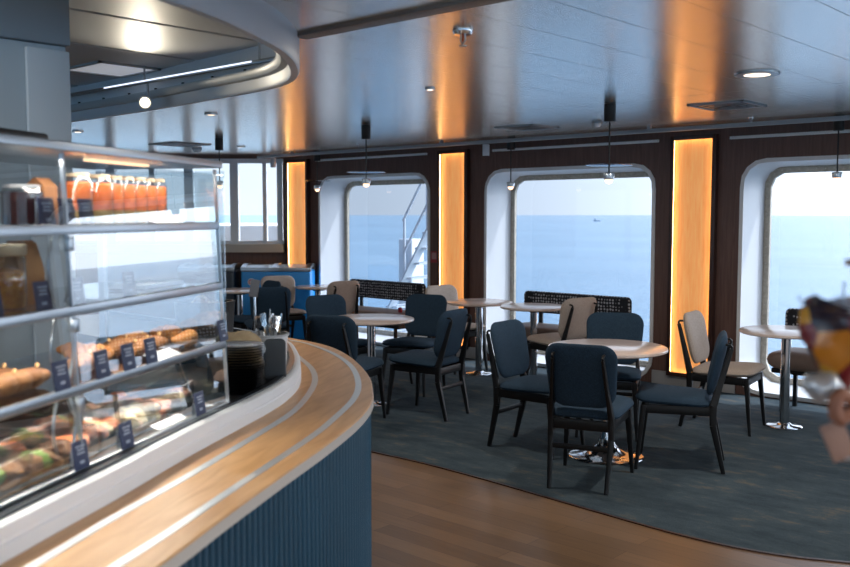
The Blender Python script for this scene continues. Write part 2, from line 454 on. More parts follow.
# the other walls (behind and beside the camera); two glazed to add daylight
M['wall_plain'] = mat('grey_wall_panel', (120,122,126), .6)
b = MB(); b.box((XL-.05, (YB+FE.y)/2, 1.25), (.1, FE.y-YB, 2.6)); struct(b.build('wall_left', M['wall_plain'], smooth=0))
def glazed(name, idx, p0, p1):
    """unseen wall with windows added for daylight and a low parapet, from p0 to p1"""
    p0, p1 = Vector(p0), Vector(p1); t_ = (p1-p0).normalized(); n_ = Vector((-t_.y, t_.x)); L0 = (p1-p0).length; an = math.atan2(t_.y, t_.x)
    b = MB(); mid = (p0+p1)/2
    b.box((mid.x, mid.y, .2), (L0, .1, .4), an); b.box((mid.x, mid.y, 2.42), (L0, .1, .36), an)
    struct(b.build(name, M['wall_plain'], smooth=0))
    e = bpy.data.objects.new('window_%d' % idx, None); COL.objects.link(e); e.location = (mid.x, mid.y, .4); struct(e)
    nw = int(L0/1.6)
    for k in range(nw+1):
        q = p0+t_*(L0*k/nw); b = MB(); b.box((q.x-mid.x, q.y-mid.y, .92), (.14, .1, 1.84), an); b.build('window_mullion', M['mullion_'], e)
    b = MB(); b.f([b.v((p0.x-mid.x, p0.y-mid.y, 0)), b.v((p1.x-mid.x, p1.y-mid.y, 0)), b.v((p1.x-mid.x, p1.y-mid.y, 1.84)), b.v((p0.x-mid.x, p0.y-mid.y, 1.84))]); b.build('window_glass', M['clear_glass'], e, smooth=0)
M['mullion_'] = M['wall_plain']
glazed('wall_right', 7, (XR+.05, YB), (XR+.05, W))
glazed('wall_front', 8, (XL, YB-.05), (XR, YB-.05))

# ------------------------------------------------------------------ ceiling with the dropped ring
ring = smooth_line([(-2.40,-4.5),(-2.40,-1),(-2.41,.9),(-2.50,1.55),(-2.62,1.864),(-2.785,2.16),(-2.95,2.41),(-3.17,2.66),(-3.42,2.88),(-3.65,3.02),(-3.95,3.11),(-4.5,3.16),(-5.3,3.22),(-6.5,3.24),(-8.2,3.24)], 8)
def ring_y(x):
    for a, c in zip(ring, ring[1:]):
        if a.x >= x >= c.x and a.x-c.x > 1e-9: return a.y+(c.y-a.y)*(a.x-x)/(a.x-c.x)
    return None
planks = MB(); back = MB()
seam0 = -2.38; PW = .363; x = seam0-PW*32
GAP = .004
def cut_far(x): return W if x >= FO.x else FO.y+(x-FO.x)*FU.y/FU.x+.1
segs = []
while x < XR:
    xa, xb = max(x+GAP/2, XL), min(x+PW-GAP/2, XR)
    n = 8 if -8.3 < xa < -2.3 else 1
    for (ya, yb) in ((None, 5.829), (5.837, None)):
        for k in range(n):
            a_, c_ = xa+(xb-xa)*k/n, xa+(xb-xa)*(k+1)/n
            def lo(q):
                if ya is not None: return ya
                if -8.2 < q < -2.405: return ring_y(q)
                return YB
            def hi(q): return min(cut_far(q), yb) if yb is not None else cut_far(q)
            if hi((a_+c_)/2) <= lo((a_+c_)/2)+.01: continue
            # a step groove at y 2.66-2.82 splits the planks on the open side
            parts = [(lo(a_), hi(a_), lo(c_), hi(c_))]
            if ya is None and lo(a_) < 2.6 and lo(c_) < 2.6:
                parts = [(lo(a_), 2.70, lo(c_), 2.70), (2.74, hi(a_), 2.74, hi(c_))]
            for (y0, y1, y2, y3) in parts:
                if y1-y0 < .005: continue
                A = [(a_, y0), (c_, y2), (c_, y3), (a_, y1)]
                lo_v = [planks.v(V3(p, ZC)) for p in A]; hi_v = [planks.v(V3(p, ZC+.02)) for p in A]
                planks.f(lo_v); 
                for s_ in range(4): planks.f([lo_v[s_], lo_v[(s_+1)%4], hi_v[(s_+1)%4], hi_v[s_]])
    x += PW
struct(planks.build('ceiling', M['ceiling'], smooth=0))
b = MB(); b.box(((XL+XR)/2, (8.2+YB)/2, 2.60), (XR-XL+.2, 8.2-YB+.2, .04))
struct(b.build('ceiling_void', M['joint'], smooth=0))
# near beam step
b = MB(); b.box((.63, 2.72, ZC-.006), (7.7, .085, .018), bev=.005); struct(b.build('ceiling_beam', mat('brown_grey_beam', (150,142,134), .5, .3)))
# recess above the counter
b = MB(); X0 = -3.86-.75*6
for k in range(10):
    xa, xb = X0+.75*k+.02, X0+.75*(k+1)-.02
    xb = min(xb, -2.3)
    if xb-xa < .05: continue
    b.box(((xa+xb)/2, (3.4+YB)/2, 2.495), (xb-xa, 3.4-YB, .03))
struct(b.build('ceiling_recess', M['ceiling_in'], smooth=0))
# ring: outer fascia, lip and inner upstand
rn = normals2(ring); rs = resample(ring, 150); rn = normals2(rs)
if rn[20].x > 0: rn = [-n for n in rn]       # towards the inside of the ring (-x)
T = Vector
b = MB(); b.sweep([[V3(p, ZC+.01), V3(p, 2.262), V3(p+n*.008, 2.25), V3(p+n*.04, 2.25), V3(p+n*.048, 2.262), V3(p+n*.048, 2.5), V3(p, 2.5)] for p, n in zip(rs, rn)])
struct(b.build('ceiling_ring', mat('pale_grey_ring', (222,226,230), .4)))
b = MB(); b.sweep([[V3(p+n*.05, 2.335), V3(p+n*.05, 2.31), V3(p+n*.085, 2.31), V3(p+n*.105, 2.335), V3(p+n*.105, 2.35), V3(p+n*.05, 2.35)] for p, n in zip(rs, rn)])
struct(b.build('trim_3', mat('grey_white_cove_ledge', (188,194,196), .4)))
b = MB()
for k in range(4, 150, 4):
    p, n = rs[k], rn[k]; b.box(V3(p+n*.06, 2.36), (.012, .012, .02), math.atan2(n.y, n.x))
struct(b.build('trim_4', M['joint']))

# bulkhead and service column behind the counter
M['col'] = mat('blue_grey_panel', (176,188,194), .45)
b = MB(); b.box((-3.95, -.4, 2.37), (.92, 4.38, .235), bev=.006); struct(b.build('ceiling_bulkhead', mat('blue_grey_bulkhead', (134,146,154), .5)))
b = MB(); b.box((-3.96, 1.30, 1.13), (.90, .96, 2.24), bev=.004)
b.box((-3.508, 1.62, 1.13), (.01, .006, 2.2))
struct(b.build('column_service', M['col']))
b = MB(); b.box((-3.50, 1.70, 1.12), (.02, .17, 2.22), bev=.004)
struct(b.build('column_panel', mat('lighter_column_panel', (190,200,206), .45)))
b = MB(); b.box((-3.965, .1, 1.13), (.9, 1.36, 2.24), bev=.004); struct(b.build('column_wall', mat('wall_behind_counter', (168,180,186), .45)))
t = thing('cable_trunking', 'narrow white cable trunking running down the grey column behind the counter', 'trunking', (-3.49, 1.37, .02))
b = MB(); b.box((0, 0, 1.05), (.04, .07, 2.1), bev=.004); b.build('cover', mat('white_trunking', (216,222,226), .45), t)
for k in (-.02, .025):
    b = MB(); b.tube([(0, k, 2.08), (0, k, 2.225)], .009, 8); b.build('cable', M['black'], t)

# ------------------------------------------------------------------ pilasters
def pilaster(x0, x1, label):
    z0, z1 = .131, 2.284
    t = thing('light_panel', label, 'wall light', ((x0+x1)/2, W, z0), 0, 'glowing veneer panels on the window wall')
    w = x1-x0; h = z1-z0
    # dark wooden box that frames the panel
    fw = .03; d = .06; lip = .008
    b = MB()
    for sx in (-1, 1):
        b.box((sx*(w/2+fw/2), -d/2-.001, h/2), (fw, d, h+2*fw), bev=.002); b.box((sx*(w/2-lip/2), -d+.002, h/2), (lip, .004, h))
    for zz, sg in ((0, 1), (h, -1)):
        b.box((0, -d/2-.001, zz-sg*fw/2), (w, d, fw)); b.box((0, -d+.002, zz+sg*lip/2), (w, .004, lip))
    b.build('frame', M['walnut'], t)
    b = MB(); b.box((0, -.014, h/2), (w-.002, .02, h-.002)); b.build('veneer', M['veneer'], t)
    b = MB()
    for sx in (-1, 1): b.box((sx*(w/2-.003), -.047, h/2), (.004, .012, h-.02))
    b.box((0, -.047, .003), (w-.02, .012, .004)); b.box((0, -.047, h-.003), (w-.02, .012, .004))
    b.build('led_strip', M['led_warm'], t)
    return t
pilaster(-4.10, -3.715, 'glowing amber veneer panel between the middle and the brightest window')
pilaster(-6.965, -6.59, 'glowing amber veneer panel beside the small red sign, between two windows')
pilaster(-9.635, -9.265, 'glowing amber veneer panel at the far end above the blue chest freezer')

# wall rails above the windows, track with spots, small sign
for i, (xa, xb, z, l) in enumerate([(-9.08,-7.17,2.288,'slim white rail on the dark wall above the window with the outside stairs'), (-6.22,-4.26,2.282,'slim white rail on the dark wall above the middle window'), (-3.57,-1.6,2.272,'slim white rail on the dark wall above the brightest window')]):
    t = thing('curtain_rail', l, 'rail', ((xa+xb)/2, W, z), 0, 'white rails above the windows')
    b = MB(); b.box((0, -.035, 0), (xb-xa, .022, .026), bev=.004); b.build('rail', M['rail_white'], t)
    for sx in (-1, 1):
        b = MB(); b.box((sx*(xb-xa)*.4, -.013, 0), (.03, .026, .02)); b.build('bracket', M['grey'], t)
t = thing('lighting_track', 'long grey lighting track hanging below the ceiling along the window wall', 'track', (-4.2, 7.62, 2.35))
b = MB(); b.box((0, 0, 0), (11.4, .04, .035), bev=.004); b.build('track', M['grey'], t)
for k in (-5,-2.5,0,2.5,5):
    b = MB(); b.box((k, 0, .03), (.03, .03, .03)); b.build('hanger', M['grey'], t)
for xx, l in ((-9.586,'white cylinder spotlight on the track near the far glowing panel'), (-6.078,'white cylinder spotlight on the track left of the middle window')):
    t = thing('track_spotlight', l, 'spotlight', (xx, 7.62, 2.332), 0, 'spotlights on the grey track')
    b = MB(); b.lathe([(.032,-.125),(.036,-.12),(.036,-.012),(.03,-.004)], 20); b.build('housing', M['white'], t)
    b = MB(); b.lathe([(.028,-.128),(.028,-.122)], 20); b.build('lens', M['black_gloss'], t)
    b = MB(); b.tube([(0,0,-.006),(0,0,.001)], .008, 8); b.build('stem', M['grey'], t)
t = thing('wall_sign', 'small red bordered sign on the dark wall beside the glowing panel', 'sign', (-7.085, W-.002, 1.115))
b = MB(); b.box((0, -.003, 0), (.10, .005, .13)); b.build('plate', mat('red_sign', (170,60,66), .4), t)
b = MB(); b.box((0, -.0065, .012), (.07, .003, .075)); b.build('symbol_field', mat('pale_sign', (196,150,150), .4), t)

# ------------------------------------------------------------------ ceiling fittings
def downlight(x, y, r, label, on=2.5):
    t = thing('ceiling_downlight', label, 'ceiling light', (x, y, ZC), 0, 'round ceiling lights')
    b = MB(); b.lathe([(r*.78,-.012),(r,-.012),(r*1.02,-.006),(r*1.02,-.0005),(r*.78,-.0005)], 40); rm = b.build('rim', M['steel'], t)
    b = MB(); b.lathe([(r*.78,-.008),(r*.5,-.014),(0,-.016)], 40, cap=False); b.build('diffuser', emis('downlight_glow', (255,226,196), on*.5), rm)
    return t
downlight(-2.178, 5.156, .12, 'large round ceiling light glowing warm white near the vent by the bright window')
downlight(-3.947, 4.384, .03, 'small round ceiling light between the sprinkler and the disc pendants')
downlight(-6.204, 4.324, .05, 'round ceiling light just beyond the dropped oval ring', 1.5)
downlight(-8.871, 6.588, .05, 'round ceiling light beside the pendant over the far freezers', .5)
downlight(-8.43, 4.371, .05, 'round ceiling light behind the ring, close to the grey column', 2.5)
for (x, y) in ((1.2,2.2),(1.2,5.2),(-.8,-1.5),(2.8,-1.5)): downlight(x, y, .08, 'added round ceiling light out of view, lit warm white as fill', 4)  # unseen extra ceiling lights, added to fill the room
def vent(x, y, w, d, label, bright):
    t = thing('ceiling_vent', label, 'vent', (x, y, ZC), 0, 'square ceiling vents')
    b = MB()
    for sx in (-1, 1): b.box((sx*(w/2-.012), 0, -.006), (.024, d, .011), bev=.002); b.box((0, sx*(d/2-.012), -.006), (w, .024, .011), bev=.002)
    b.build('frame', M['grey'], t)
    b = MB(); b.box((0, 0, -.002), (w-.03, d-.03, .003)); b.build('backing', M['black'], t)
    b = MB()
    for k in range(1, 4):
        q = 1-.25*k
        for sx in (-1, 1): b.box((sx*q*(w/2-.02), 0, -.007), (.016, q*(d-.04), .006)); b.box((0, sx*q*(d/2-.02), -.007), (q*(w-.04), .016, .006))
    b.build('louvre', bright, t)
vent(-2.964, 6.504, .42, .42, 'square ceiling vent near the large round ceiling light', M['steel'])
vent(-5.039, 6.909, .42, .42, 'square ceiling vent before the left part of the middle window', mat('vent_grey', (120,116,112), .5))
vent(-9.128, 5.941, .5, .5, 'square ceiling vent near the hanging lamp at the far left', M['white'])
vent(-10.55, 5.6, .5, .5, 'square ceiling vent farthest from the dining tables', M['white'])
def sprinkler(x, y, s, label):
    t = thing('sprinkler', label, 'sprinkler', (x, y, ZC), 0, 'ceiling sprinklers')
    b = MB(); b.lathe([(0,-.018*s),(.03*s,-.016*s),(.036*s,-.006*s),(.036*s,0)], 24); b.build('escutcheon', M['chrome'], t)
    b = MB()
    for sx in (-1, 1): b.tube([(sx*.009*s, 0, -.014*s), (sx*.011*s, 0, -.035*s), (0, 0, -.048*s)], .003*s, 6)
    b.lathe([(.004*s,-.05*s),(.014*s,-.052*s),(.014*s,-.055*s),(0,-.056*s)], 12)
    b.build('nozzle', M['steel'], t)
    b = MB(); b.tube([(0,0,-.016*s),(0,0,-.044*s)], .003*s, 6); b.build('bulb', mat('red_bulb', (150,50,40), .2), t)
sprinkler(-2.614, 3.115, 1.25, 'chrome sprinkler in the ceiling closest to the camera')
sprinkler(-3.209, 7.5, .7, 'small sprinkler by the vent and the brightest window')
sprinkler(-7.649, 7.287, .7, 'small sprinkler above the window with the outside stairs')
for x, y, r, l in ((-9.525,6.432,.06,'round white smoke detector near the far left pendant'),(-10.6,6.5,.07,'round white smoke detector farthest from the windows'),(-4.279,6.868,.045,'small round ceiling detector by the disc pendant near the middle window')):
    t = thing('smoke_detector', l, 'detector', (x, y, ZC), 0, 'ceiling detectors')
    b = MB(); b.lathe([(r,0),(r,-.012),(r*.9,-.02)], 24); b.build('base', M['grey'], t)
    b = MB(); b.lathe([(r*.8,-.019),(r*.8,-.035),(r*.55,-.05),(0,-.052)], 24); b.build('sensor_head', M['rail_white'], t)

# pendants
def pendant(x, y, zlamp, disc, label, s=1.):
    t = thing('pendant_lamp', label, 'pendant lamp', (x, y, ZC), 0, 'pendant lamps with black ceiling cups')
    L_ = ZC-zlamp
    b = MB(); b.lathe([(.038*s,-.125*s),(.042*s,-.12*s),(.042*s,-.002)], 28); b.build('canopy', M['black'], t)
    b = MB(); b.tube([(0,0,-.12*s),(0,0,-L_+.05)], .006, 8); b.build('rod', M['black'], t)
    if disc:
        b = MB(); b.lathe([(.006,-L_+.118),(.165,-L_+.116),(.17,-L_+.113),(.165,-L_+.110),(.006,-L_+.110)], 48, cap=False); b.build('disc', M['lamp_disc'], t)
    b = MB(); b.lathe([(.012,-L_+.06),(.04,-L_+.055),(.042,-L_+.05),(.036,-L_+.012),(.03,-L_+.01)], 28); hd = b.build('lamp_head', M['steel'], t)
    b = MB(); b.lathe([(.029,-L_+.012),(.027,-L_-.004),(.018,-L_-.016),(0,-L_-.022)], 24, cap=False); b.build('bulb', M['led_bulb'], hd)
pendant(-8.116, 5.75, 1.89, False, 'pendant lamp hanging before the bright far windows beyond the display case')
pendant(-5.981, 5.797, 1.862, True, 'pendant lamp with a glass disc before the window with the outside stairs')
pendant(-8.842, 7.72, 1.905, True, 'small pendant lamp by the far glowing panel and the first window')
pendant(-5.83, 7.72, 1.875, False, 'pendant lamp without a disc in the left part of the middle window')
pendant(-3.558, 5.881, 1.841, True, 'pendant lamp with a glass disc before the middle window, closest to the camera')
pendant(-2.587, 7.72, 1.88, False, 'pendant lamp hanging before the brightest window')

# recess: track, spot and hatch with its reflection as glow
t = thing('recess_track', 'thin steel lighting track with a white light line inside the oval ceiling recess', 'track', (-5.2, 3.02, 2.385))
b = MB(); b.box((0, 0, 0), (3.2, .025, .02), bev=.003); b.build('rail', M['steel'], t)
b = MB(); b.box((.5, -.013, .004), (1.5, .006, .008)); b.build('led_line', emis('cool_led_line', (226,236,255), .6), t)
for k in (-1.2, .2, 1.3):
    b = MB(); b.tube([(k,0,.008),(k,0,.096)], .006, 6); b.build('hanger', M['grey'], t)
t = thing('recess_spotlight', 'lit round spotlight shining from the track in the oval ceiling recess', 'spotlight', (-4.968, 3.0, 2.26))
b = MB(); b.M = Matrix.Rotation(R(-60), 4, Vector((.51, .86, 0)).cross(Vector((0,0,1)))) if False else Matrix()
dirv = Vector((4.9, -2.6, -.75)).normalized()
q = dirv.to_track_quat('Z', 'Y').to_matrix().to_4x4()
b.M = q; b.lathe([(.02,-.09),(.036,-.08),(.04,0),(.034,.004)], 24); b.build('housing', M['white'], t)
b = MB(); b.M = q; b.lathe([(.032,.002),(.024,.014),(0,.018)], 24, cap=False); b.build('bulb', M['spot_bulb'], t)
b = MB(); b.tube([(0,0.02,.02),(0,.02,.12)], .007, 8); b.build('stem', M['grey'], t)
t = thing('recess_hatch', 'square framed hatch in the oval ceiling recess, its reflection put in as glow', 'ceiling light', (-5.24, 2.94, 2.478))
b = MB()
for sx in (-1, 1): b.box((sx*.22, 0, -.004), (.02, .4, .012)); b.box((0, sx*.19, -.004), (.46, .02, .012))
b.build('frame', M['grey'], t)
b = MB(); b.box((0, 0, -.002), (.42, .36, .004)); b.build('diffuser', M['light_panel'], t)  # hatch face; faint glow imitates its reflection

# ------------------------------------------------------------------ chairs
def make_chair(fab, loc, face, label, group):
    """front towards +Y in the chair's own frame"""
    t = thing('dining_chair', label, 'chair', (loc[0], loc[1], ZF), math.atan2(face[1], face[0])-PI/2, group)
    wd = M['black_wood']
    for sx in (-1, 1):
        b = MB(); b.bar((sx*.187,.195,.405), (sx*.213,.235,0), .04, .036, .022, .022, up=(0,1,0), bev=.006); b.build('leg', wd, t)
        b = MB()
        prof = [((sx*.168,-.290,0), .022, .026), ((sx*.178,-.222,.30), .032, .04), ((sx*.178,-.222,.42), .032, .046), ((sx*.160,-.272,.60), .020, .036), ((sx*.146,-.322,.775), .018, .026)]
        for (p, w1, h1), (q_, w2, h2) in zip(prof, prof[1:]): b.bar(p, q_, w1, h1, w2, h2, up=(0,1,0), bev=.005)
        b.tube([(sx*.146,-.320,.765),(sx*.146,-.325,.787),(sx*.146,-.316,.798),(sx*.146,-.286,.800)], .008, 8)
        b.build('leg', wd, t)
    b = MB()
    for sx in (-1, 1): b.bar((sx*.187,.20,.385), (sx*.178,-.22,.385), .024, .055, bev=.004)
    b.bar((-.187,.198,.385), (.187,.198,.385), .024, .055, bev=.004)
    b.bar((-.178,-.215,.375), (.178,-.215,.375), .024, .06, bev=.004)
    b.build('seat_frame', wd, t)
    b = MB(); b.bar((-.17,-.234,.245), (.17,-.234,.245), .018, .03, bev=.004); b.build('stretcher', wd, t)
    ol = [(x, y) for x, y in rrect(.47, .47, .09, 7, .88)]
    b = MB(); b.cushion(ol, .075, lambda p: Vector((p.x, p.y+.015, .445+p.z+.012*(p.y/.235)-.01*(p.x/.235)**2)), dome=7, low=.8); b.build('seat', fab, t)
    ol = rrect(.44, .39, .10, 8, .88)
    def bend(p):      # p.x across, p.y up, p.z thickness (front +)
        y = p.z+.55*p.x*p.x
        tilt = R(13)
        up_, th = p.y, y
        return Vector((p.x, -.245-up_*math.sin(tilt)+th*math.cos(tilt), .665+up_*math.cos(tilt)+th*math.sin(tilt)))
    b = MB(); b.cushion(ol, .06, bend, dome=5); b.build('backrest', fab, t)
    return t
CH = [
 ('navy', (-2.99,4.765), (-.32,.945), 'navy fabric chair with its back to the camera at the nearest round table'),
 ('navy', (-3.655,5.17), (.995,.08), 'navy chair at the nearest table, its blue-lit backrest turned toward the counter'),
 ('navy', (-2.765,5.435), (-.90,-.42), 'navy chair at the nearest table, side on, before the glowing panel'),
 ('navy', (-3.53,5.90), (.42,-.9), 'navy chair behind the nearest table, facing the camera'),
 ('navy', (-4.97,5.48), (-.985,-.16), 'navy chair with slatted back seen from the side, at the pole table by the counter'),
 ('navy', (-5.70,6.12), (.28,-.96), 'navy chair facing the camera behind the pole table near the counter end'),
 ('navy', (-5.21,4.83), (-.33,.94), 'dark navy chair right behind the rounded counter end, back to the camera'),
 ('navy', (-6.17,5.64), (.98,-.2), 'navy chair with pale-lit back, behind the dark chair at the counter end'),
 ('navy', (-7.78,6.09), (-.85,.5), 'dark chair with slotted back behind the cutlery bin'),
 ('navy', (-8.30,6.27), (-.2,-.98), 'dark chair between the slotted-back chair and the blue chest freezer'),
 ('beige', (-4.80,7.12), (-.97,.24), 'beige chair with pale back at the table before the middle window'),
 ('beige', (-2.98,6.64), (.98,.15), 'beige chair with white-lit seat at the table by the brightest window'),
 ('beige', (-6.17,7.26), (.985,-.17), 'beige chair beside the glowing panel with the red sign'),
 ('beige', (-7.92,7.13), (-.97,.2), 'beige chair with its back to the patterned bench by the outside stairs window'),
 ('beige', (-8.64,7.0), (.9,-.4), 'beige chair in front of the blue chest freezer'),
]
protos = {}
for kind, loc, face, label in CH:
    g = 'navy dining chairs' if kind == 'navy' else 'beige dining chairs'
    if kind not in protos: protos[kind] = make_chair(M[kind], loc, face, label, g); continue
    o = copy_tree(protos[kind]); o.location = (loc[0], loc[1], ZF); o.rotation_euler = (0, 0, math.atan2(face[1], face[0])-PI/2); o['label'] = label

# ------------------------------------------------------------------ tables
def make_table(loc, dia, big, label):
    t = thing('round_table', label, 'table', (loc[0], loc[1], ZF), 0, 'round pedestal tables')
    r = dia/2; Z = .733
    b = MB(); b.lathe([(0,Z),(r-.01,Z),(r-.003,Z-.003),(r-.003,Z-.003)], 72, cap=False); b.lathe([(r-.003,Z-.003),(r,Z-.008),(r-.001,Z-.02),(r-.016,Z-.027),(0,Z-.027)], 72, cap=False)
    b.build('table_top', M['table_top'], t, recalc=True)
    b = MB(); b.lathe([(.04,Z-.06),(.12,Z-.04),(.12,Z-.0275),(0,Z-.0275)], 28); b.build('mounting_plate', M['dark_iron'], t)
    b = MB(); pr = .036
    b.lathe([(pr,.02),(pr,Z-.05)], 32); b.build('pole', M['chrome'], t)
    b = MB()
    if big: b.lathe([(.245,0),(.245,.006),(.235,.012),(.17,.022),(.10,.045),(.06,.085),(.042,.14),(.037,.2)], 56)
    else: b.lathe([(.13,0),(.13,.008),(.12,.014),(.06,.018),(.045,.03),(.037,.035)], 44)
    b.build('base', M['chrome'], t)
    return t
make_table((-3.19,5.285), .775, True, 'nearest round table, with chrome trumpet base and four navy chairs around')
make_table((-5.54,5.42), .72, False, 'round table on a chrome pole just beyond the rounded counter end')
make_table((-5.82,7.20), .66, False, 'round table touching its twin, the one nearer the glowing panel with the red sign')
make_table((-5.145,7.19), .64, False, 'round table touching its twin, before the bench at the middle window')
make_table((-2.65,6.935), .68, False, 'white-lit round table by the brightest window, with a beige chair')
make_table((-8.50,7.42), .54, False, 'small round table in front of the blue chest freezer')
make_table((-8.78,6.47), .6, False, 'white round table half hidden behind the bread basket')

# ------------------------------------------------------------------ benches
def make_bench(cx, label):
    t = thing('window_bench', label, 'bench', (cx, 7.615, ZF), 0, 'upholstered benches below the windows')
    w = 1.26
    ol = rrect(w, .42, .07, 6)
    b = MB(); b.cushion(ol, .15, lambda p: Vector((p.x, p.y, .42+p.z)), dome=14); b.build('seat', M['brown_leather'], t)
    b = MB(); b.box((0, 0, .335), (w-.1, .36, .04), bev=.006); b.build('seat_frame', M['dark_iron'], t)
    ol = rrect(w, .22, .05, 6)
    b = MB(); b.cushion(ol, .1, lambda p: Vector((p.x,   .22-p.z, .70+p.y)), dome=10); b.build('backrest', M['dots'], t)
    for sx in (-1, 1):
        b = MB(); b.bar((sx*.4,.195,.34), (sx*.4,.195,.62), .045, .02, up=(0,1,0)); b.build('back_bracket', M['black'], t)
        for sy in (-1, 1):
            b = MB(); b.bar((sx*.5, sy*.14, .32), (sx*.5, sy*.14, 0), .03, .03, up=(0,1,0)); b.build('leg', M['dark_iron'], t)
    return t
b0 = make_bench(-7.75, 'bench with dark dotted backrest under the window with the outside stairs')
for cx, l in ((-5.10, 'bench with dark dotted backrest under the middle window'), (-2.38, 'bench with dark dotted backrest under the brightest window')):
    o = copy_tree(b0); o.location = (cx, 7.615, ZF); o['label'] = l
tag(MB().box((0,0,0), (.05,.03,.06), bev=.012).build('red_pouch', mat('red_cloth', (150,30,44), .7)), 'small red pouch standing on the bench end by the glowing panel', 'pouch').location = (-7.20, 7.5, .53)

# ------------------------------------------------------------------ chest freezers at the far end
def camp(lat, dep, z=0):   # a floor point from sideways and forward distance
    return (-math.sin(TH)*dep+math.cos(TH)*lat, math.cos(TH)*dep+math.sin(TH)*lat, z)
def freezer(lat, dep, w, d, body, label, logo):
    x, y, z = camp(lat, dep)
    t = thing('chest_freezer', label, 'freezer', (x, y, ZF), TH, 'chest freezers below the far windows')
    hgt = .90
    b = MB(); b.box((0, 0, hgt/2+.02), (w, d, hgt-.04), bev=.03); b.build('body', body, t)
    b = MB(); b.box((0, 0, .02), (w-.06, d-.06, .04)); b.build('plinth', M['black'], t)
    # curved lid frame
    b = MB(); rows = []
    def arc(xx, off):
        return [(xx, -d/2+d*k/10, hgt+.0+off+.075*math.sin(PI*(.16+.62*k/10))) for k in range(11)]
    for xx in (-w/2+.03, -.02, w/2-.03):
        b.sweep([[(p[0]-.03, p[1], p[2]), (p[0]+.03, p[1], p[2]), (p[0]+.03, p[1], p[2]-.05), (p[0]-.03, p[1], p[2]-.05)] for p in arc(xx, .005)])
    b.box((0, -d/2+.012, hgt+.012), (w, .03, .05), bev=.006); b.box((0, d/2-.012, hgt+.012), (w, .03, .05), bev=.006)
    b.build('lid_frame', M['steel'], t)
    b = MB(); b.strip(arc(-w/2+.05, -.004), arc(w/2-.05, -.004)); b.build('lid_glass', mat('lid_glass_pale', (170,182,190), .06, spec=.9), t)
    if logo:
        lg = MB(); lg.M = Matrix.Translation((-w/2+.13, -d/2-.002, .76)) @ Matrix.Rotation(PI/2, 4, 'X'); lg.lathe([(.0,.002),(.045,.002),(.045,-.002)], 28)
        lo_ = lg.build('logo', mat('logo_white', (226,228,232), .4), t)
        lg = MB(); lg.M = Matrix.Translation((-w/2+.13, -d/2-.004, .76)) @ Matrix.Rotation(PI/2, 4, 'X')
        lg.tube([(.026*math.cos(2*PI*k/16), .026*math.sin(2*PI*k/16), 0) for k in range(14)], .006, 6); lg.build('red_swirl', mat('logo_red', (190,40,52), .4), lo_)
    return t
freezer(-1.855, 11.78, .87, .5, mat('bright_blue_enamel', (36,150,228), .35), 'bright blue chest freezer with silver glass lid and round logo', True)
freezer(-2.72, 11.78, .70, .5, mat('dark_navy_enamel', (28,44,60), .35), 'dark chest freezer with glass lid beside the blue one', False)

# ------------------------------------------------------------------ counter
U2 = Vector((.491, -.871)); NV = Vector((-.871, -.491))      # along the case front towards the camera / away from the guest
outer = smooth_line([(-.72,-.60),(-1.2,.25),(-1.614,.986),(-1.769,1.256),(-1.934,1.555),(-2.111,1.882),(-2.30,2.195),(-2.478,2.43),(-2.632,2.582),(-2.84,2.77),(-3.113,2.975),(-3.42,3.17),(-3.712,3.305),(-4.05,3.37),(-4.6,3.39),(-5.6,3.39)], 8)
inner = smooth_line([(-1.10,-.57),(-1.55,.25),(-1.959,.953),(-2.081,1.163),(-2.29,1.50),(-2.504,1.876),(-2.60,2.04),(-2.701,2.192),(-2.86,2.385),(-3.07,2.58),(-3.337,2.78),(-3.6,2.945),(-3.95,3.05),(-4.6,3.08),(-5.6,3.08)], 8)
NO = 170
outer = resample(outer, NO); inner = resample(inner, NO)
# pair up by nearest position so that the board stays even
inn_d = resample(inner, 900)
pair = []; j = 0
for i, p in enumerate(outer):
    best = min(range(j, min(j+40, 900)), key=lambda k: (inn_d[k]-p).length); j = max(j, best); pair.append(inn_d[j])
pair[0] = inner[0]; pair[-1] = inner[-1]
inner = pair
on = normals2(outer)
if (inner[40]-outer[40]).dot(on[40]) < 0: on = [-n for n in on]
ct = thing('serving_counter', 'rounded serving counter with oak top, steel inlays and blue fluted front', 'counter', (0,0,0))
b = MB(); b.sweep([[V3(o+n*.006, .862), V3(o, .866), V3(o, .896), V3(o+n*.004, .9), V3(i, .9), V3(i, .862)] for o, i, n in zip(outer, inner, on)])
top = b.build('counter_top', [M['oak'], M['oak_edge']], ct)
for p in top.data.polygons:
    if abs(p.normal.z) < .6 and p.center.z < .899: p.material_index = 1
ro = resample(smooth_line([(-.82,-.58),(-1.28,.2),(-1.677,.929),(-1.771,1.106),(-1.939,1.405),(-2.2,1.877),(-2.36,2.13),(-2.563,2.415),(-2.795,2.657),(-3.106,2.911),(-3.429,3.108),(-3.729,3.238),(-3.98,3.30),(-4.6,3.32),(-5.6,3.32)], 8), 170)
ri = resample(smooth_line([(-.99,-.58),(-1.42,.15),(-1.806,.826),(-1.95,1.071),(-2.12,1.385),(-2.387,1.845),(-2.548,2.103),(-2.755,2.353),(-2.965,2.567),(-3.201,2.752),(-3.459,2.907),(-3.62,2.99),(-3.95,3.11),(-4.6,3.15),(-5.6,3.15)], 8), 170)
for ln, hw in ((ro, .0125), (ri, .0125)):
    b = MB(); nn = normals2(ln); b.sweep([[V3(p-n*hw, .895), V3(p-n*hw, .9015), V3(p+n*hw, .9015), V3(p+n*hw, .895)] for p, n in zip(ln, nn)])
    b.build('steel_inlay', M['inlay'], ct)
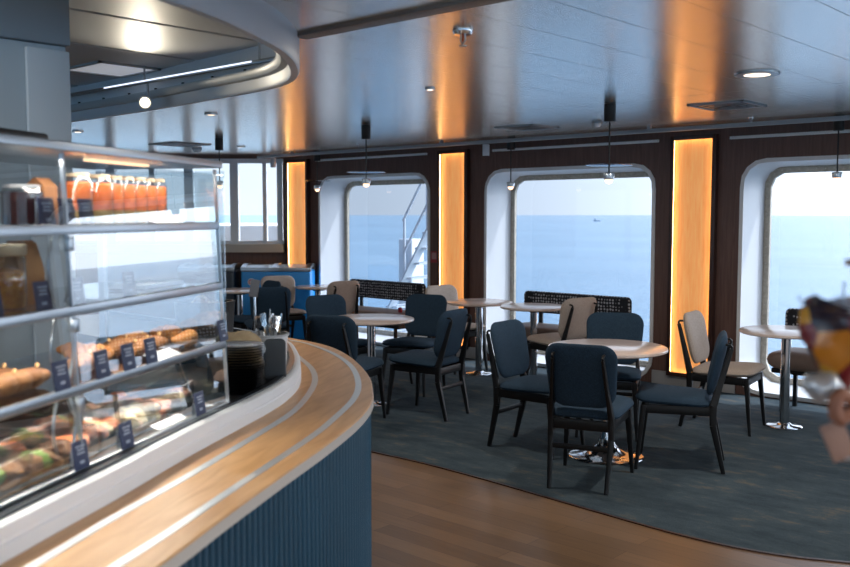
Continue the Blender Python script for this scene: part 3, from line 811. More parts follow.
# fluted front
b = MB(); base = resample(outer, 2200); bn = normals2(base)
if bn[500].dot(on[40]) < 0: bn = [-n for n in bn]
L_tot = sum((a-c).length for a, c in zip(base, base[1:])); d = 0; rows = []
for k, (p, n) in enumerate(zip(base, bn)):
    if k: d += (p-base[k-1]).length
    ph = (d/.034) % 1.
    prof =   .020*abs(math.sin(PI*min(1, ph/.78)))**.5 if ph < .78 else 0
    rows.append((p+n*(.030-prof)))
b.strip([V3(p, .07) for p in rows], [V3(p, .863) for p in rows]); b.build('fluted_front', M['teal'], ct, smooth=60)
b = MB(); pl = resample(outer, 120); pn = normals2(pl)
if pn[30].dot(on[40]) < 0: pn = [-n for n in pn]
b.sweep([[V3(p+n*.05, 0), V3(p+n*.05, .07), V3(p+n*.09, .07), V3(p+n*.09, 0)] for p, n in zip(pl, pn)]); b.build('plinth', M['black'], ct)
# upstand: white band in two steps with a dark rim
inn = [p for p in inner]; nn = normals2(inn)
if nn[40].dot(on[40]) < 0: nn = [-n for n in nn]
b = MB(); b.sweep([[V3(p, .8995), V3(p, .933), V3(p+n*.004, .936), V3(p+n*.004, .940), V3(p+n*.001, .943), V3(p+n*.003, .972), V3(p+n*.012, .976), V3(p+n*.030, .976), V3(p+n*.03, .86), V3(p, .86)] for p, n in zip(inn, nn)])
b.build('upstand', mat('white_upstand', (236,238,242), .35), ct)
b = MB(); b.sweep([[V3(p+n*.028, .94), V3(p+n*.028, .982), V3(p+n*.05, .982), V3(p+n*.05, .94)] for p, n in zip(inn, nn)])
b.build('rim', mat('dark_steel_rim', (70,74,80), .3, .8), ct)
# service deck inside the upstand
deck_in = [p+n*.04 for p, n in zip(inn, nn)]
deck_bk = []
for p in deck_in:
    q_ = p+NV*.62 if p.y < 1.9 else None
    deck_bk.append(q_)
last = None
b = MB(); A, B = [], []
for p, n in zip(deck_in, nn):
    A.append(V3(p, .957)); B.append(p+n*.6)
B2 = []
for p, q_ in zip(deck_in, B):
    qx = max(-3.44, q_.x) if p.x > -3.6 else q_.x
    B2.append((qx, min(q_.y, 2.55), .957))
b.strip(A, B2); b.build('service_deck', mat('dark_service_deck', (46,44,44), .4), ct, smooth=0)

# ------------------------------------------------------------------ display case
CO = Vector((-2.515, 1.803)); CR = math.atan2(U2.y, U2.x)
# local frame: +x along the front towards the camera, +y away from the guest
def cs(u, v, z): p = CO+U2*u+NV*v; return (p.x, p.y, z)
CM = Matrix(((U2.x, NV.x, 0, CO.x), (U2.y, NV.y, 0, CO.y), (0, 0, 1, 0), (0, 0, 0, 1)))
CL = 1.75; CD = .46
class CB(MB):
    def __init__(s): super().__init__(); s.M = CM
SH = [.975, 1.178, 1.370, 1.566]; ZTOP = 1.745
dc = thing('display_case', 'glass display case with four food shelves on the counter', 'display case', (CO.x, CO.y, .957))
LEAN = .043
def lv(z): return LEAN*(z-.975)
def dpart(b, name, m, par=None, smooth=40):
    o = b.build(name, m, par or dc, smooth); o.matrix_parent_inverse = Matrix.Translation(-Vector(dc.location)) if par is None else Matrix.Identity(4)
    return o
b = CB(); b.box((CL/2+.0, CD/2, .965), (CL+.0, CD, .014)); b.box((CL/2, .012, .975), (CL, .02, .022), bev=.003); dpart(b, 'base_tray', M['steel'])
for z in SH[1:]:
    b = CB(); b.box((CL/2, CD/2+lv(z)/2, z), (CL-.01, CD-.02-lv(z), .008)); s_ = dpart(b, 'shelf', M['acrylic'])
    b = CB(); b.box((CL/2, .004+lv(z), z-.002), (CL, .012, .024), bev=.002); dpart(b, 'shelf_rail', M['steel'])
b = CB(); b.box((CL/2+.03, CD/2-.02, ZTOP+.012), (CL-.06, CD, .022), bev=.003); dpart(b, 'canopy', M['steel'])
b = CB(); b.box((.47, .10, ZTOP-.003), (.3, .02, .006)); dpart(b, 'led_strip', M['led_white'])
b = CB(); b.box((CL/2, CD-.004, 1.075), (CL-.02, .006, .19)); dpart(b, 'rear_panel', M['black_gloss'])
b = CB(); b.box((.78, .36, ZTOP+.051), (.56, .14, .055), bev=.01); dpart(b, 'roller_blind_box', M['black'])
for (u0, u1) in ((.006,.818),(.828,1.745)):
    for z0, z1 in zip(SH, SH[1:]+[ZTOP]):
        b = CB(); b.f([b.v((u0, .004+lv(z0), z0+.012)), b.v((u1, .004+lv(z0), z0+.012)), b.v((u1, .004+lv(z1), z1-.014)), b.v((u0, .004+lv(z1), z1-.014))]); dpart(b, 'front_pane', M['acrylic'], smooth=0)
b = CB(); b.box((.0, CD/2, (.975+ZTOP)/2), (.006, CD-.01, ZTOP-.985)); dpart(b, 'end_pane', M['acrylic'])
for u in (0, .823, 1.75):
    b = CB(); b.box((u, CD-.01, (.965+ZTOP)/2), (.022, .022, ZTOP-.965)); dpart(b, 'rear_post', M['steel'])
b = CB(); b.bar((.823, .004, .98), (.823, .004+lv(ZTOP), ZTOP), .007, .010, up=(0,1,0)); dpart(b, 'front_edge', M['steel'])
b = CB(); b.bar((.0, .004, .98), (.0, .004+lv(ZTOP), ZTOP), .007, .010, up=(0,1,0)); dpart(b, 'front_edge', M['steel'])
for z in SH[1:]:
    b = CB(); b.box((.823, -.004+lv(z), z-.036), (.022, .014, .034), bev=.003); dpart(b, 'hinge', M['steel'])
    b = CB()
    for sg in (-1, 1): b.tube([(.823+sg*(.02+.025*math.sin(PI*k/10)), .05, z-.18+.17*k/10) for k in range(11)], .004, 6)
    dpart(b, 'bracket', M['steel'])

M['tag'] = mat('navy_price_card', (34,48,84), .5); M['tag_text'] = mat('card_print', (170,180,200), .5)
def price_card(u, v, z, label, pale=False, w=.06, h=.07):
    p = cs(u, v, z); t = thing('price_card', label, 'price card', p, CR, 'price cards on the case shelves')
    # in this frame +x runs along the front, -y... the guest looks from the -NV side
    m_ = MB(); m_.M = Matrix.Rotation(R(8), 4, 'X'); m_.box((0, 0, h/2), (w, .003, h), bev=.0008); m_.build('card', mat('overexposed_card', (190,206,226), .5) if pale else M['tag'], t)  # pale card carries its overexposure in the colour
    if not pale:
        m_ = MB(); m_.M = Matrix.Rotation(R(8), 4, 'X')
        for k, (ww, zz) in enumerate(((.6,.8),(.45,.68),(.5,.56),(.3,.25))): m_.box((0, YS*.0022, h*zz), (w*ww, .001, .004 if k < 3 else .007))
        m_.build('print', M['tag_text'], t)
    return t
# local +y of rotation CR is (-sin,cos); the guest stands on -NV
YS = 1 if Vector((-math.sin(CR), math.cos(CR))).dot(-NV) > 0 else -1
cards = [(.86,3,'navy price card before the brown carton on the top shelf'),(.78,3,'middle navy price card of three before the orange bottles, top shelf'),(.70,3,'navy price card before the second orange bottle, top shelf'),
 (.14,3,'pale card seen against the window on the top shelf'),
 (.885,2,'navy price card before the brown bag, second shelf from the top'),(1.06,2,'navy price card at the cut-off edge of the photo, second shelf from the top'),(.749,2,'navy price card just past the glass joint, second shelf from the top'),(.504,2,'navy price card beside the empty tray, second shelf from the top'),
 (.889,1,'navy price card before the long brown loaf, third shelf down'),(.719,1,'navy price card just past the glass joint, third shelf down'),(.594,1,'navy price card between two others before the baguettes, third shelf down'),(.476,1,'navy price card before the white label strip, third shelf down'),(.015,1,'navy price card at the far glass end of the case, third shelf down'),
 (.834,0,'navy price card at the glass joint, bottom shelf'),(.626,0,'navy price card before the salad boxes, bottom shelf'),(.204,0,'navy price card near the far end of the bottom shelf')]
for u, lv_, l in cards: price_card(u, .05 if lv_ > 1 else lv(SH[lv_])-.004, (SH[lv_]+.0045 if lv_ > 1 else SH[lv_]+.0105), l, pale='pale' in l)

M['orange'] = mat('orange_juice', (232,104,44), .35, noise=((240,128,56), 6)); M['pulp'] = mat('pale_layer', (196,160,96), .5)
M['capm'] = mat('pale_cap', (206,188,160), .4); M['amber'] = mat('amber_cereal', (196,120,40), .7, noise=((226,160,70), 70), bump=(120, .6))
def bottle(u, v, r, h, label, fillm, lid=M['capm'], group='orange juice bottles', layer=True):
    t = thing('juice_bottle', label, 'bottle', cs(u, v, SH[3]+.0045), 0, group)
    b = MB(); b.lathe([(r*.9,.001),(r,.004),(r,h*.82),(r*.85,h*.9),(r*.8,h*.97)], 24); b.build('glass_body', M['jar'], t)
    b = MB()
    if layer: b.lathe([(r*.86,.004),(r*.93,.008),(r*.93,h*.3)], 24); b.build('lower_layer', M['pulp'], t); b = MB(); b.lathe([(r*.93,h*.301),(r*.93,h*.80),(r*.8,h*.84)], 24)
    else: b.lathe([(r*.86,.004),(r*.93,.008),(r*.93,h*.84)], 24)
    b.build('juice', fillm, t)
    b = MB(); b.lathe([(r*.82,h*.93),(r*.82,h),(r*.74,h*1.01)], 24); b.build('cap', lid, t)
    return t
bot = [(.597,.044,'orange juice bottle, first and broadest of the row, beside the price cards'),(.495,.042,'orange juice bottle, second of the row on the top shelf'),(.416,.029,'orange juice bottle, third of the row on the top shelf'),(.350,.029,'orange juice bottle in the middle of the row of seven'),(.286,.029,'orange juice bottle, third from the window end of the row'),(.226,.029,'orange juice bottle, second from the window end of the row'),(.166,.029,'orange juice bottle, last of the row at the window end')]
for u, r, l in bot: bottle(u, .15, r, .138, l, M['orange'])
bottle(.82, .15, .052, .10, 'wide glass of dark red juice on the top shelf', mat('dark_red_juice', (44,14,20), .25), M['grey'], 'other drinks on the top shelf', False)
bottle(.985, .15, .045, .10, 'pinkish drink bottle at the photo edge of the top shelf', mat('pink_drink', (190,130,120), .4), M['grey'], 'other drinks on the top shelf', False)
M['carton'] = mat('brown_carton', (150,98,62), .6, noise=((166,112,72), 8)); M['kraft'] = mat('kraft_paper', (158,110,70), .8, noise=((176,128,86), 10), bump=(14, .6, .01))
t = thing('carton', 'brown drink carton between the red juice and the orange bottles', 'carton', cs(.715, .17, SH[3]+.0045), CR)
b = MB(); b.box((0,0,.05), (.056,.056,.10), bev=.002); b.build('box', M['carton'], t)
b = MB(); b.sweep([[(-.028,-.028,.1),(.028,-.028,.1),(.028,.028,.1),(-.028,.028,.1)],[(-.028,-.003,.122),(.028,-.003,.122),(.028,.003,.122),(-.028,.003,.122)]]); b.build('gable', M['carton'], t)
# second shelf: jar of cereal, kraft bags, tray
def cereal_jar(u, label):
    t = thing('cereal_jar', label, 'jar', cs(u, .17, SH[2]+.0045), 0, 'cereal jars')
    b = MB(); b.lathe([(.044,.001),(.048,.006),(.048,.12),(.04,.13)], 28); b.build('glass_body', M['jar'], t)
    b = MB(); b.lathe([(.042,.004),(.044,.01),(.044,.09),(.02,.096)], 28); b.build('cereal', M['amber'], t)
    b = MB(); b.lathe([(.047,.128),(.05,.132),(.05,.152),(.046,.156)], 28); b.build('lid', M['capm'], t)
cereal_jar(.865, 'jar of amber cereal with pale lid beside the brown bags'); cereal_jar(.98, 'jar of amber cereal at the cut-off edge of the photo')
def paper_bag(u, v, w, h, label, z=SH[2]+.0045, lean=0):
    t = thing('paper_bag', label, 'bag', cs(u, v, z), CR+lean, 'brown paper bags in the case')
    b = MB(); d_ = w*.55; rows = []
    for k in range(9):
        q = k/8; dd = d_/2*(1-.9*max(0, q-.55)/.45); ww = w/2*(1-.05*math.sin(PI*q))
        j = .003
        rows.append([(-ww+random.uniform(-j,j), -dd, h*q), (0, -dd-.004+random.uniform(-j,j), h*q), (ww, -dd, h*q), (ww+random.uniform(-j,j), dd, h*q), (0, dd+random.uniform(-j,j), h*q), (-ww, dd, h*q)])
    b.sweep(rows); b.build('bag_body', M['kraft'], t)
    b = MB(); b.box((0,-.006,h*.97), (w*.98,.008,.02), bev=.002); b.build('folded_top', M['carton'], t)
paper_bag(.755, .20, .10, .155, 'tall brown paper bag beside the cereal jar'); paper_bag(.70, .33, .09, .14, 'brown paper bag behind the tall one, second shelf from the top')
t = thing('serving_tray', 'small dark tray on the pale second shelf from the top', 'tray', cs(.22, .16, SH[2]+.0045), CR)
b = MB(); b.box((0,0,.006), (.24,.12,.01), bev=.004); b.build('tray_base', mat('dark_slate', (58,56,60), .4), t)
b = MB()
for sx in (-1,1): b.box((sx*.117,0,.012), (.006,.12,.012)); b.box((0,sx*.057,.012), (.24,.006,.012))
b.build('rim', M['steel'], t)

# bread and pastries on the third shelf
M['crust'] = mat('bread_crust', (128,80,46), .7, noise=((172,118,70), 14), bump=(30, .5, .01)); M['croissant'] = mat('croissant_glaze', (170,104,52), .45, noise=((200,138,76), 18), bump=(24, .5, .01))
def loaf(u, v, z, L, r, label, rz=0, group='baguettes on the third shelf', m=None, cuts=3):
    t = thing('baguette', label, 'bread', cs(u, v, z), CR+rz, group)
    b = MB(); n = 22; b.M = Matrix.Diagonal((1, 1, .8, 1))
    b.tube([(L*(k/n-.5), .004*math.sin(k*1.3), r) for k in range(n+1)], [max(.002, r*(1-abs(2*k/n-1)**3.5)**.5*(1+.025*math.sin(k*2.1))) for k in range(n+1)], 14); b.build('loaf', m or M['crust'], t)
    b = MB()
    for k in range(cuts):
        xx = L*(-.36+.72*k/(cuts-1)); b.tube([(xx-.02, -.012, 1.57*r), (xx, 0, 1.66*r), (xx+.02, .012, 1.57*r)], [.002,.006,.002], 6)
    b.build('scoring', mat('pale_crumb', (190,146,96), .8), t)
z3 = SH[1]+.0045
for k, (u, v, L, rz, l) in enumerate([(.30,.12,.22,.06,'front baguette on the pastry tray end of the third shelf'),(.30,.19,.24,-.05,'baguette lying behind the front one, third shelf down'),(.92,.11,.24,.03,'long brown loaf behind the price card, third shelf down'),(.95,.19,.26,-.04,'long loaf behind another loaf, third shelf down'),(.60,.12,.2,.1,'short loaf past the glass joint, third shelf down')]):
    loaf(u, v, z3, L, .032, l, rz)
def croissant(u, v, z, label, rz):
    t = thing('croissant', label, 'pastry', cs(u, v, z), CR+rz, 'croissants on the third shelf')
    b = MB(); n = 18
    b.tube([(.055*math.cos(PI*(.05+.9*k/n)), .05*math.sin(PI*(.05+.9*k/n)), .026) for k in range(n+1)], [max(.003, .026*math.sin(PI*(.06+.88*k/n))**.8*(1+.10*math.sin(k*2.4))) for k in range(n+1)], 12); b.build('pastry', M['croissant'], t)
for k, (u, v, rz) in enumerate([(.12,.13,.2),(.05,.22,1.2),(.17,.27,-.4),(.48,.30,.8),(.50,.18,2.2)]):
    croissant(u, v, z3, ['croissant nearest the far glass end, front of the third shelf','croissant by the end glass, behind the front one','croissant behind the two at the far end','croissant behind the baguettes','croissant beside the short loaf'][k], rz)
# bottom shelf: sandwich and salad boxes
M['green'] = mat('lettuce', (112,140,52), .7, noise=((150,170,80), 40), bump=(50, .8, .01)); M['carrot'] = mat('carrot_orange', (226,112,60), .6, noise=((236,150,96), 40), bump=(50, .6, .01)); M['ham'] = mat('ham_pink', (214,140,116), .6, noise=((232,190,160), 40), bump=(40, .6, .01)); M['crumb'] = mat('sandwich_bread', (140,92,58), .8, noise=((168,118,78), 25), bump=(40, .6, .01)); M['egg'] = mat('egg_cream', (238,206,150), .6, noise=((244,224,186), 30), bump=(30, .5, .01))
def blob(mb, c, r, s=(1,1,1), seed=0, j=.18):
    bb = bmesh.new(); bmesh.ops.create_icosphere(bb, subdivisions=2, radius=1); rd = random.Random(seed)
    for v in bb.verts: v.co = Vector((v.co.x*s[0], v.co.y*s[1], v.co.z*s[2]))*r*(1+rd.uniform(-j, j))
    mb.join(bb, Matrix.Translation(c))
def food_box(u, v, label, fills, rz=0, w=.15, d=.115, h=.08, z=.9725):
    t = thing('food_box', label, 'food box', cs(u, v, z), CR+rz, 'clear food boxes on the bottom shelf')
    b = MB(); b.box((0,0,.002), (w-.01,d-.01,.004), bev=.001); b.build('tray', M['black'], t)
    names = {'green':'lettuce','carrot':'carrot','ham':'ham','crumb':'bread','egg':'egg'}
    for i, f in enumerate(fills):
        b = MB()
        for k in range(9): blob(b, (w*(-.34+.68*(i+.5)/len(fills))+random.uniform(-.012,.012), random.uniform(-.3,.3)*d, .018+.034*random.random()), .019+.009*random.random(), (1.1,1.1,.7), i*31+k+int(u*977))
        b.build(names[f], M[f], t)
    b = MB(); b.sweep([[(-w/2*q,-d/2*q,zz),(w/2*q,-d/2*q,zz),(w/2*q,d/2*q,zz),(-w/2*q,d/2*q,zz)] for q, zz in ((.94,.004),(1,.03),(.95,h),(.9,h+.004))]); b.build('clear_lid', M['cello'], t, smooth=20)
fb = [(1.02,.10,('crumb','green'),'clear food box with lettuce and brown bread at the photo edge, bottom shelf',.1),(.90,.09,('crumb','green','crumb'),'clear box with brown bread and lettuce before the glass joint, bottom shelf',-.05),
 (1.0,.25,('green','carrot'),'clear salad box in the back row at the photo edge',0),(.84,.24,('carrot','ham','green'),'clear salad box in the back row at the glass joint',.1),
 (.74,.11,('carrot','crumb'),'clear box with carrot and bread just past the glass joint, bottom shelf',.12),(.69,.25,('ham','green'),'clear box with ham and lettuce, back row past the glass joint',0),
 (.57,.13,('carrot','egg','ham'),'clear box with carrot, egg and ham behind the salad price card',.1),(.53,.27,('green','carrot'),'clear salad box in the back row at the middle of the case',-.1),
 (.43,.12,('egg','ham','egg'),'clear box with pale egg and ham in the middle of the bottom shelf',.05),(.37,.27,('ham','egg'),'clear box with ham and egg in the back row',.1),
 (.27,.13,('ham','carrot','egg'),'clear box with ham, carrot and egg near the last price card',-.1),(.20,.28,('carrot','ham'),'clear box with carrot and ham in the back row near the far end',0),(.09,.16,('ham','egg'),'clear box with ham and egg at the far glass end, bottom shelf',.2)]
for u, v, f, l, rz in fb: food_box(u, v, l, f, rz)
# white label strips
for u, v, z, w_, l in ((.32,.04,.9725,.17,'white label strip lying at the front of the bottom shelf'),(.36,.04,z3,.15,'white label strip lying at the front of the third shelf'),(.30,.06,SH[3]+.0045,.16,'white label strip lying before the orange bottles')):
    t = thing('label_strip', l, 'label', cs(u, v, z), CR, 'white label strips in the case')
    b = MB(); b.M = Matrix.Rotation(R(20)*-YS, 4, 'X'); b.box((0,0,.012), (w_,.045,.003), bev=.001); b.build('plate', M['white'], t)
    b = MB(); b.box((0,-.012*YS,.004), (w_*.6,.01,.008)); b.build('foot', M['grey'], t)

# ------------------------------------------------------------------ things on the service deck at the counter end
ZD = .9575
PLX = (-2.743, 2.019)
for k in range(18):
    x = PLX[0]+.004*math.sin(k*.9); y = PLX[1]+.004*math.cos(k*1.3)
    if k == 0:
        b = MB(); b.lathe([(.05,0),(.078,.003),(.088,.0085),(.09,.0095),(.086,.0095),(.07,.006),(0,.0055)], 36, cap=False); b.lathe([(0,0),(.05,0)], 36, cap=False)
        pl0 = b.build('plate', M['black_gloss']); o = pl0
    else: o = pl0.copy(); COL.objects.link(o)
    o.location = (x, y, ZD+.0098*k)
    tag(o, 'black plate in the tall stack at the end of the display case' if k < 17 else 'topmost black plate of the tall stack at the end of the display case', 'plate', 'stacked black plates')
# menu stand: dark grey rounded tablet
t = thing('tablet_stand', 'dark grey rounded upright board standing before the white cutlery bin', 'board', (-2.815, 2.235, ZD), math.atan2(.35, .72))
t.rotation_euler = (0, 0, math.atan2(2.235, -2.815)+PI/2)
b = MB(); ol = rrect(.085, .165, .02, 6); b.cushion(ol, .014, lambda p: Vector((p.x, p.z+.0, .084+p.y)), dome=20); b.build('board', mat('slate_grey_board', (56,62,68), .45), t)
b = MB(); b.box((0,.03,.004), (.07,.07,.008), bev=.002); b.build('foot', M['black'], t)
b = MB(); b.box((0,-.0085,.135), (.02,.003,.006), bev=.001); b.build('grip_slot', M['black'], t)
# cutlery bin
t = thing('cutlery_bin', 'white round bin holding the cutlery at the end of the counter', 'bin', (-2.98, 2.335, ZD))
b = MB(); b.lathe([(0,0),(.062,0),(.068,.004),(.078,.15),(.082,.155),(.082,.158),(.074,.158),(.066,.012),(0,.010)], 40, cap=False); b.build('bin_body', M['white_gloss'], t)
b = MB(); b.lathe([(.0745,.156),(.0835,.156),(.0845,.161),(.0835,.164),(.0745,.164)], 40, cap=False); b.build('rim', M['grey'], t)
cut = []
for k in range(11):
    a = 2*PI*k/11+.3; rr = .028+.018*(k % 2)
    cut.append((rr*math.cos(a), rr*math.sin(a), a))
kinds = ['knife','fork','spoon']
order = ['leaning toward the plates','nearest the board','standing upright in the middle','by the bin rim','crossing another handle','at the back of the bin','leaning to the tables','behind the forks','beside the tallest spoon','closest to the glass jar','resting on the far rim']
first = {}
for k, (x, y, a) in enumerate(cut):
    kd = kinds[k % 3]
    if kd not in first:
        b = MB(); b.bar((0,0,0), (0,0,.13), .011, .004, .014, .005, up=(0,1,0), bev=.0015)
        if kd == 'knife': b.bar((0,0,.13), (0,0,.235), .016, .003, .006, .002, up=(0,1,0))
        elif kd == 'spoon':
            b.bar((0,0,.13), (0,0,.17), .008, .003, up=(0,1,0)); b.cushion([(.017*math.cos(2*PI*q/16), .027*math.sin(2*PI*q/16)) for q in range(16)], .006, lambda p: Vector((p.x, p.z+4*p.x*p.x, .195+p.y)), dome=4)
        else:
            b.bar((0,0,.13), (0,0,.165), .008, .003, up=(0,1,0)); b.bar((0,0,.165), (0,0,.18), .022, .003, up=(0,1,0))
            for q in range(4): b.bar((-.009+.006*q,0,.178), (-.009+.006*q,0,.215), .0035, .0025, up=(0,1,0))
        o = b.build(kd, M['chrome']); first[kd] = o
    else: o = first[kd].copy(); COL.objects.link(o)
    o.location = (-2.98+x*.75, 2.335+y*.75, ZD+.013+.002*k); o.rotation_euler = (R(9)*-math.sin(a), R(9)*math.cos(a), a*1.7)
    tag(o, 'steel %s standing in the white cutlery bin' % kd, 'cutlery', 'steel %s handles in the cutlery bin' % kd)
# kraft wrap over the plates (brown paper rolls)
def bun(x, y, z, L, w, h, rz, m, label, name='bread_loaf', group=None, seed=1):
    t = thing(name, label, 'bread', (x, y, z), rz, group)
    b = MB(); ol = [(L/2*math.cos(2*PI*k/28)*(1-.08*math.cos(4*PI*k/28)), w/2*math.sin(2*PI*k/28)) for k in range(28)]
    rd = random.Random(seed)
    b.cushion(ol, h, lambda p: Vector((p.x, p.y, h*.42+p.z+.004*math.sin(p.x*60)+.003*math.sin(p.y*70))), dome=3, low=.8); b.build('crust', m, t)
    b = MB()
    for k in range(3): b.tube([(L*(-.22+.22*k)-.012,-w*.2,h*.80),(L*(-.22+.22*k),0,h*.935),(L*(-.22+.22*k)+.012,w*.2,h*.80)], [.002,.005,.002], 6)
    b.build('scoring', mat('pale_scoring', (206,180,140), .8), t)
t = thing('bread_block', 'dark block behind the plate stack carrying a pale bread loaf', 'block', (-2.935, 2.135, ZD), R(42))
b = MB(); b.box((0,0,.052), (.19,.11,.104), bev=.006); b.build('block', M['black'], t)
b = MB(); b.box((0,0,.108), (.195,.115,.008), bev=.002); b.build('lid', M['dark_iron'], t)
bun(-2.925, 2.145, ZD+.112, .20, .14, .085, R(42), mat('pale_crust', (176,148,112), .75, noise=((196,170,134), 14), bump=(20, .4, .01)), 'pale flour dusted bread loaf behind the plate stack')
# glass jar, dark basket with breads, sign holder
t = thing('glass_jar', 'clear glass jar behind the pale loaf', 'jar', (-3.30, 2.27, ZD))
b = MB(); b.lathe([(.05,.001),(.056,.006),(.056,.15),(.045,.17),(.045,.19)], 28, cap=False); b.build('glass_body', M['jar'], t)
b = MB(); b.lathe([(.047,.003),(.05,.006),(.05,.12),(.04,.125)], 24); b.build('contents', mat('dark_contents', (64,50,46), .7, noise=((110,90,80), 50)), t)
b = MB(); b.lathe([(.048,.19),(.05,.192),(.05,.205),(.02,.21),(.012,.225),(0,.23)], 24, cap=False); b.build('lid', M['jar'], t)
t = thing('bread_basket', 'tall black basket of bread buns behind the glass jar', 'basket', (-3.53, 2.41, ZD), R(30))
b = MB(); rows = []
for q, z in ((.86,0),(1,.25),(1.02,.255),(.93,.255),(.82,.02)):
    rows.append([(x*q, y*q, z) for x, y in rrect(.24, .18, .04, 5)])
b.sweep(rows, caps=True); b.build('basket', mat('black_wicker', (20,20,22), .6, bump=(90, .6, .01)), t)
b = MB(); b.box((0,0,.18), (.18,.12,.01)); b.build('liner', M['black'], t)
for k, (dx, dy) in enumerate(((-.04,.02),(.045,-.01),(.0,-.03))):
    ca, sa = math.cos(R(30)), math.sin(R(30))
    bun(-3.53+dx*ca-dy*sa, 2.41+dx*sa+dy*ca, ZD+.186+.004*k+(.02 if k == 2 else 0), .10, .075, .07, R(40+50*k), M['crust'], ['brown bun in the black basket on the display case side','brown bun in the black basket on the cutlery side','topmost brown bun in the black basket'][k], 'bread_bun', 'buns in the black basket', k)
t = thing('sign_holder', 'small grey sign on a thin steel stem behind the cutlery bin', 'sign holder', (-3.39, 2.58, ZD), TH)
b = MB(); b.lathe([(.04,0),(.04,.006),(.008,.012)], 24); b.build('base', M['steel'], t)
b = MB(); b.tube([(0,0,.008),(0,0,.27)], .007, 10); b.build('stem', M['chrome'], t)
b = MB(); b.M = Matrix.Translation((0,0,.31)) @ Matrix.Rotation(R(10), 4, 'Y'); b.box((0,0,0), (.04,.005,.08), bev=.001); b.build('plate', mat('grey_sign_plate', (118,116,118), .4), t)

# ------------------------------------------------------------------ gift bags on the stand at the right
SX, SY = -.30, 1.50
t = thing('display_stand', 'black display stand at the right edge of the photo holding gift bags', 'stand', (SX, SY, 0))
b = MB(); b.lathe([(.2,0),(.2,.012),(.03,.03)], 36); b.build('base', M['black'], t)
b = MB(); b.tube([(0,0,.02),(0,0,1.75)], .014, 12); b.build('pole', M['black'], t)
for z in (1.52, 1.235):
    b = MB(); b.tube([(0,0,z),(-.075,-.055,z+.005),(-.15,-.11,z+.012)], .005, 8); b.build('peg', M['steel'], t)
def mk_wrap(name, cols, scale):
    m, nt, bs = nt_new(name); N, L = nt.nodes, nt.links
    tc = N.new('ShaderNodeTexCoord'); v = N.new('ShaderNodeTexVoronoi'); v.inputs['Scale'].default_value = scale; L.new(tc.outputs['Object'], v.inputs['Vector'])
    sp = N.new('ShaderNodeSeparateColor'); L.new(v.outputs['Color'], sp.inputs[0])
    rp = N.new('ShaderNodeValToRGB'); rp.color_ramp.interpolation = 'CONSTANT'; e = rp.color_ramp.elements
    while len(e) > 1: e.remove(e[-1])
    e[0].position = 0; e[0].color = lin(cols[0])
    for k, c in enumerate(cols[1:], 1): q_ = e.new(k/len(cols)); q_.color = lin(c)
    L.new(sp.outputs[0], rp.inputs[0]); L.new(rp.outputs[0], bs.inputs['Base Color']); bs.inputs['Roughness'].default_value = .3; bs.inputs['Coat Weight'].default_value = .4
    return m
def gift_bag(x, y, z, s, wrap, label, tagged):
    t = thing('gift_bag', label, 'gift bag', (x, y, z), TH, 'wrapped gift bags on the stand')
    rd = random.Random(3); rows = []
    for k in range(17):
        q = k/16; ww = (.012+.052*math.sin(PI/2*min(1, q*1.7))**1.2+.010*max(0, q-.55))*s*(1 if q < .93 else .8); dd = ww*.75
        ring_ = []
        for a in range(24):
            an = 2*PI*a/24; j = 1+.10*math.sin(3*an+q*7)+.06*math.sin(5*an-q*11)+rd.uniform(-.04,.04)
            ring_.append((ww*math.cos(an)*j-.010*s*q, dd*math.sin(an)*j, (.0+.175*q)*s+.012*q*math.sin(2*an+1)*s))
        rows.append(ring_)
    b = MB(); b.sweep(rows); b.build('wrapped_body', wrap, t, smooth=25)
    # flaring cellophane top
    b = MB(); A = []; B = []
    for a in range(36):
        an = 2*PI*a/36; w_ = 1+.16*math.sin(5*an)
        A.append((.054*s*math.cos(an)-.010*s, .040*s*math.sin(an), .150*s)); B.append((.062*s*w_*math.cos(an)-.014*s, .045*s*math.sin(an), (.176+.012*math.sin(7*an))*s))
    b.strip(A, B, True); b.build('cellophane_top', M['cello'], t)
    b = MB(); b.tube([(0,0,.15*s),(0,.0,.212*s)], .002, 6); b.build('hanging_loop', M['steel'], t)
    if tagged:
        b = MB()
        for sg in (-1, 1):
            b.tube([(.01+sg*.002, -.045, -.012)]+[(.01+sg*(.012+.03*math.sin(PI*k/8)), -.05-.006*math.sin(PI*k/8), -.012+.018*math.sin(2*PI*k/8)+.004) for k in range(1, 8)]+[(.01+sg*.004, -.045, -.014)], [.006]+[.011]*7+[.006], 8)
        blob(b, (.01, -.052, -.012), .013, (1,1,1), 4, .05)
        b.build('bow', mat('brown_ribbon', (150,100,78), .55), t)
        b = MB(); b.tube([(.0,-.05,-.014),(-.018,-.05,-.022),(-.033,-.05,-.034)], .0016, 6); b.build('tag_string', M['grey'], t)
        b = MB(); b.M = Matrix.Translation((-.024,-.05,-.058)) @ Matrix.Rotation(R(24), 4, 'Y').inverted(); b.box((0,0,0), (.034,.0025,.056), bev=.0008); b.build('paper_tag', mat('brown_pink_tag', (164,128,112), .6), t)
        b = MB(); b.cushion([(.03*math.cos(2*PI*k/24), .022*math.sin(2*PI*k/24)) for k in range(24)], .05, lambda p: Vector((p.x-.03, p.z-.01, .012+p.y+.004*math.sin(p.x*200))), dome=2.5); b.build('silver_gather', mat('silver_film', (190,194,200), .3, .5), t)
    return t
wr1 = mk_wrap('red_yellow_dark_wrap', [(206,150,30), (120,26,34), (40,30,44), (196,120,28), (90,22,40), (58,44,60)], 22)
wr2 = mk_wrap('black_orange_wrap', [(20,18,22), (170,90,24), (24,22,26)], 14)
gift_bag(-.457, 1.408, 1.338, .78, wr1, 'red and yellow wrapped gift bag with a hanging paper tag at the photo edge', True)
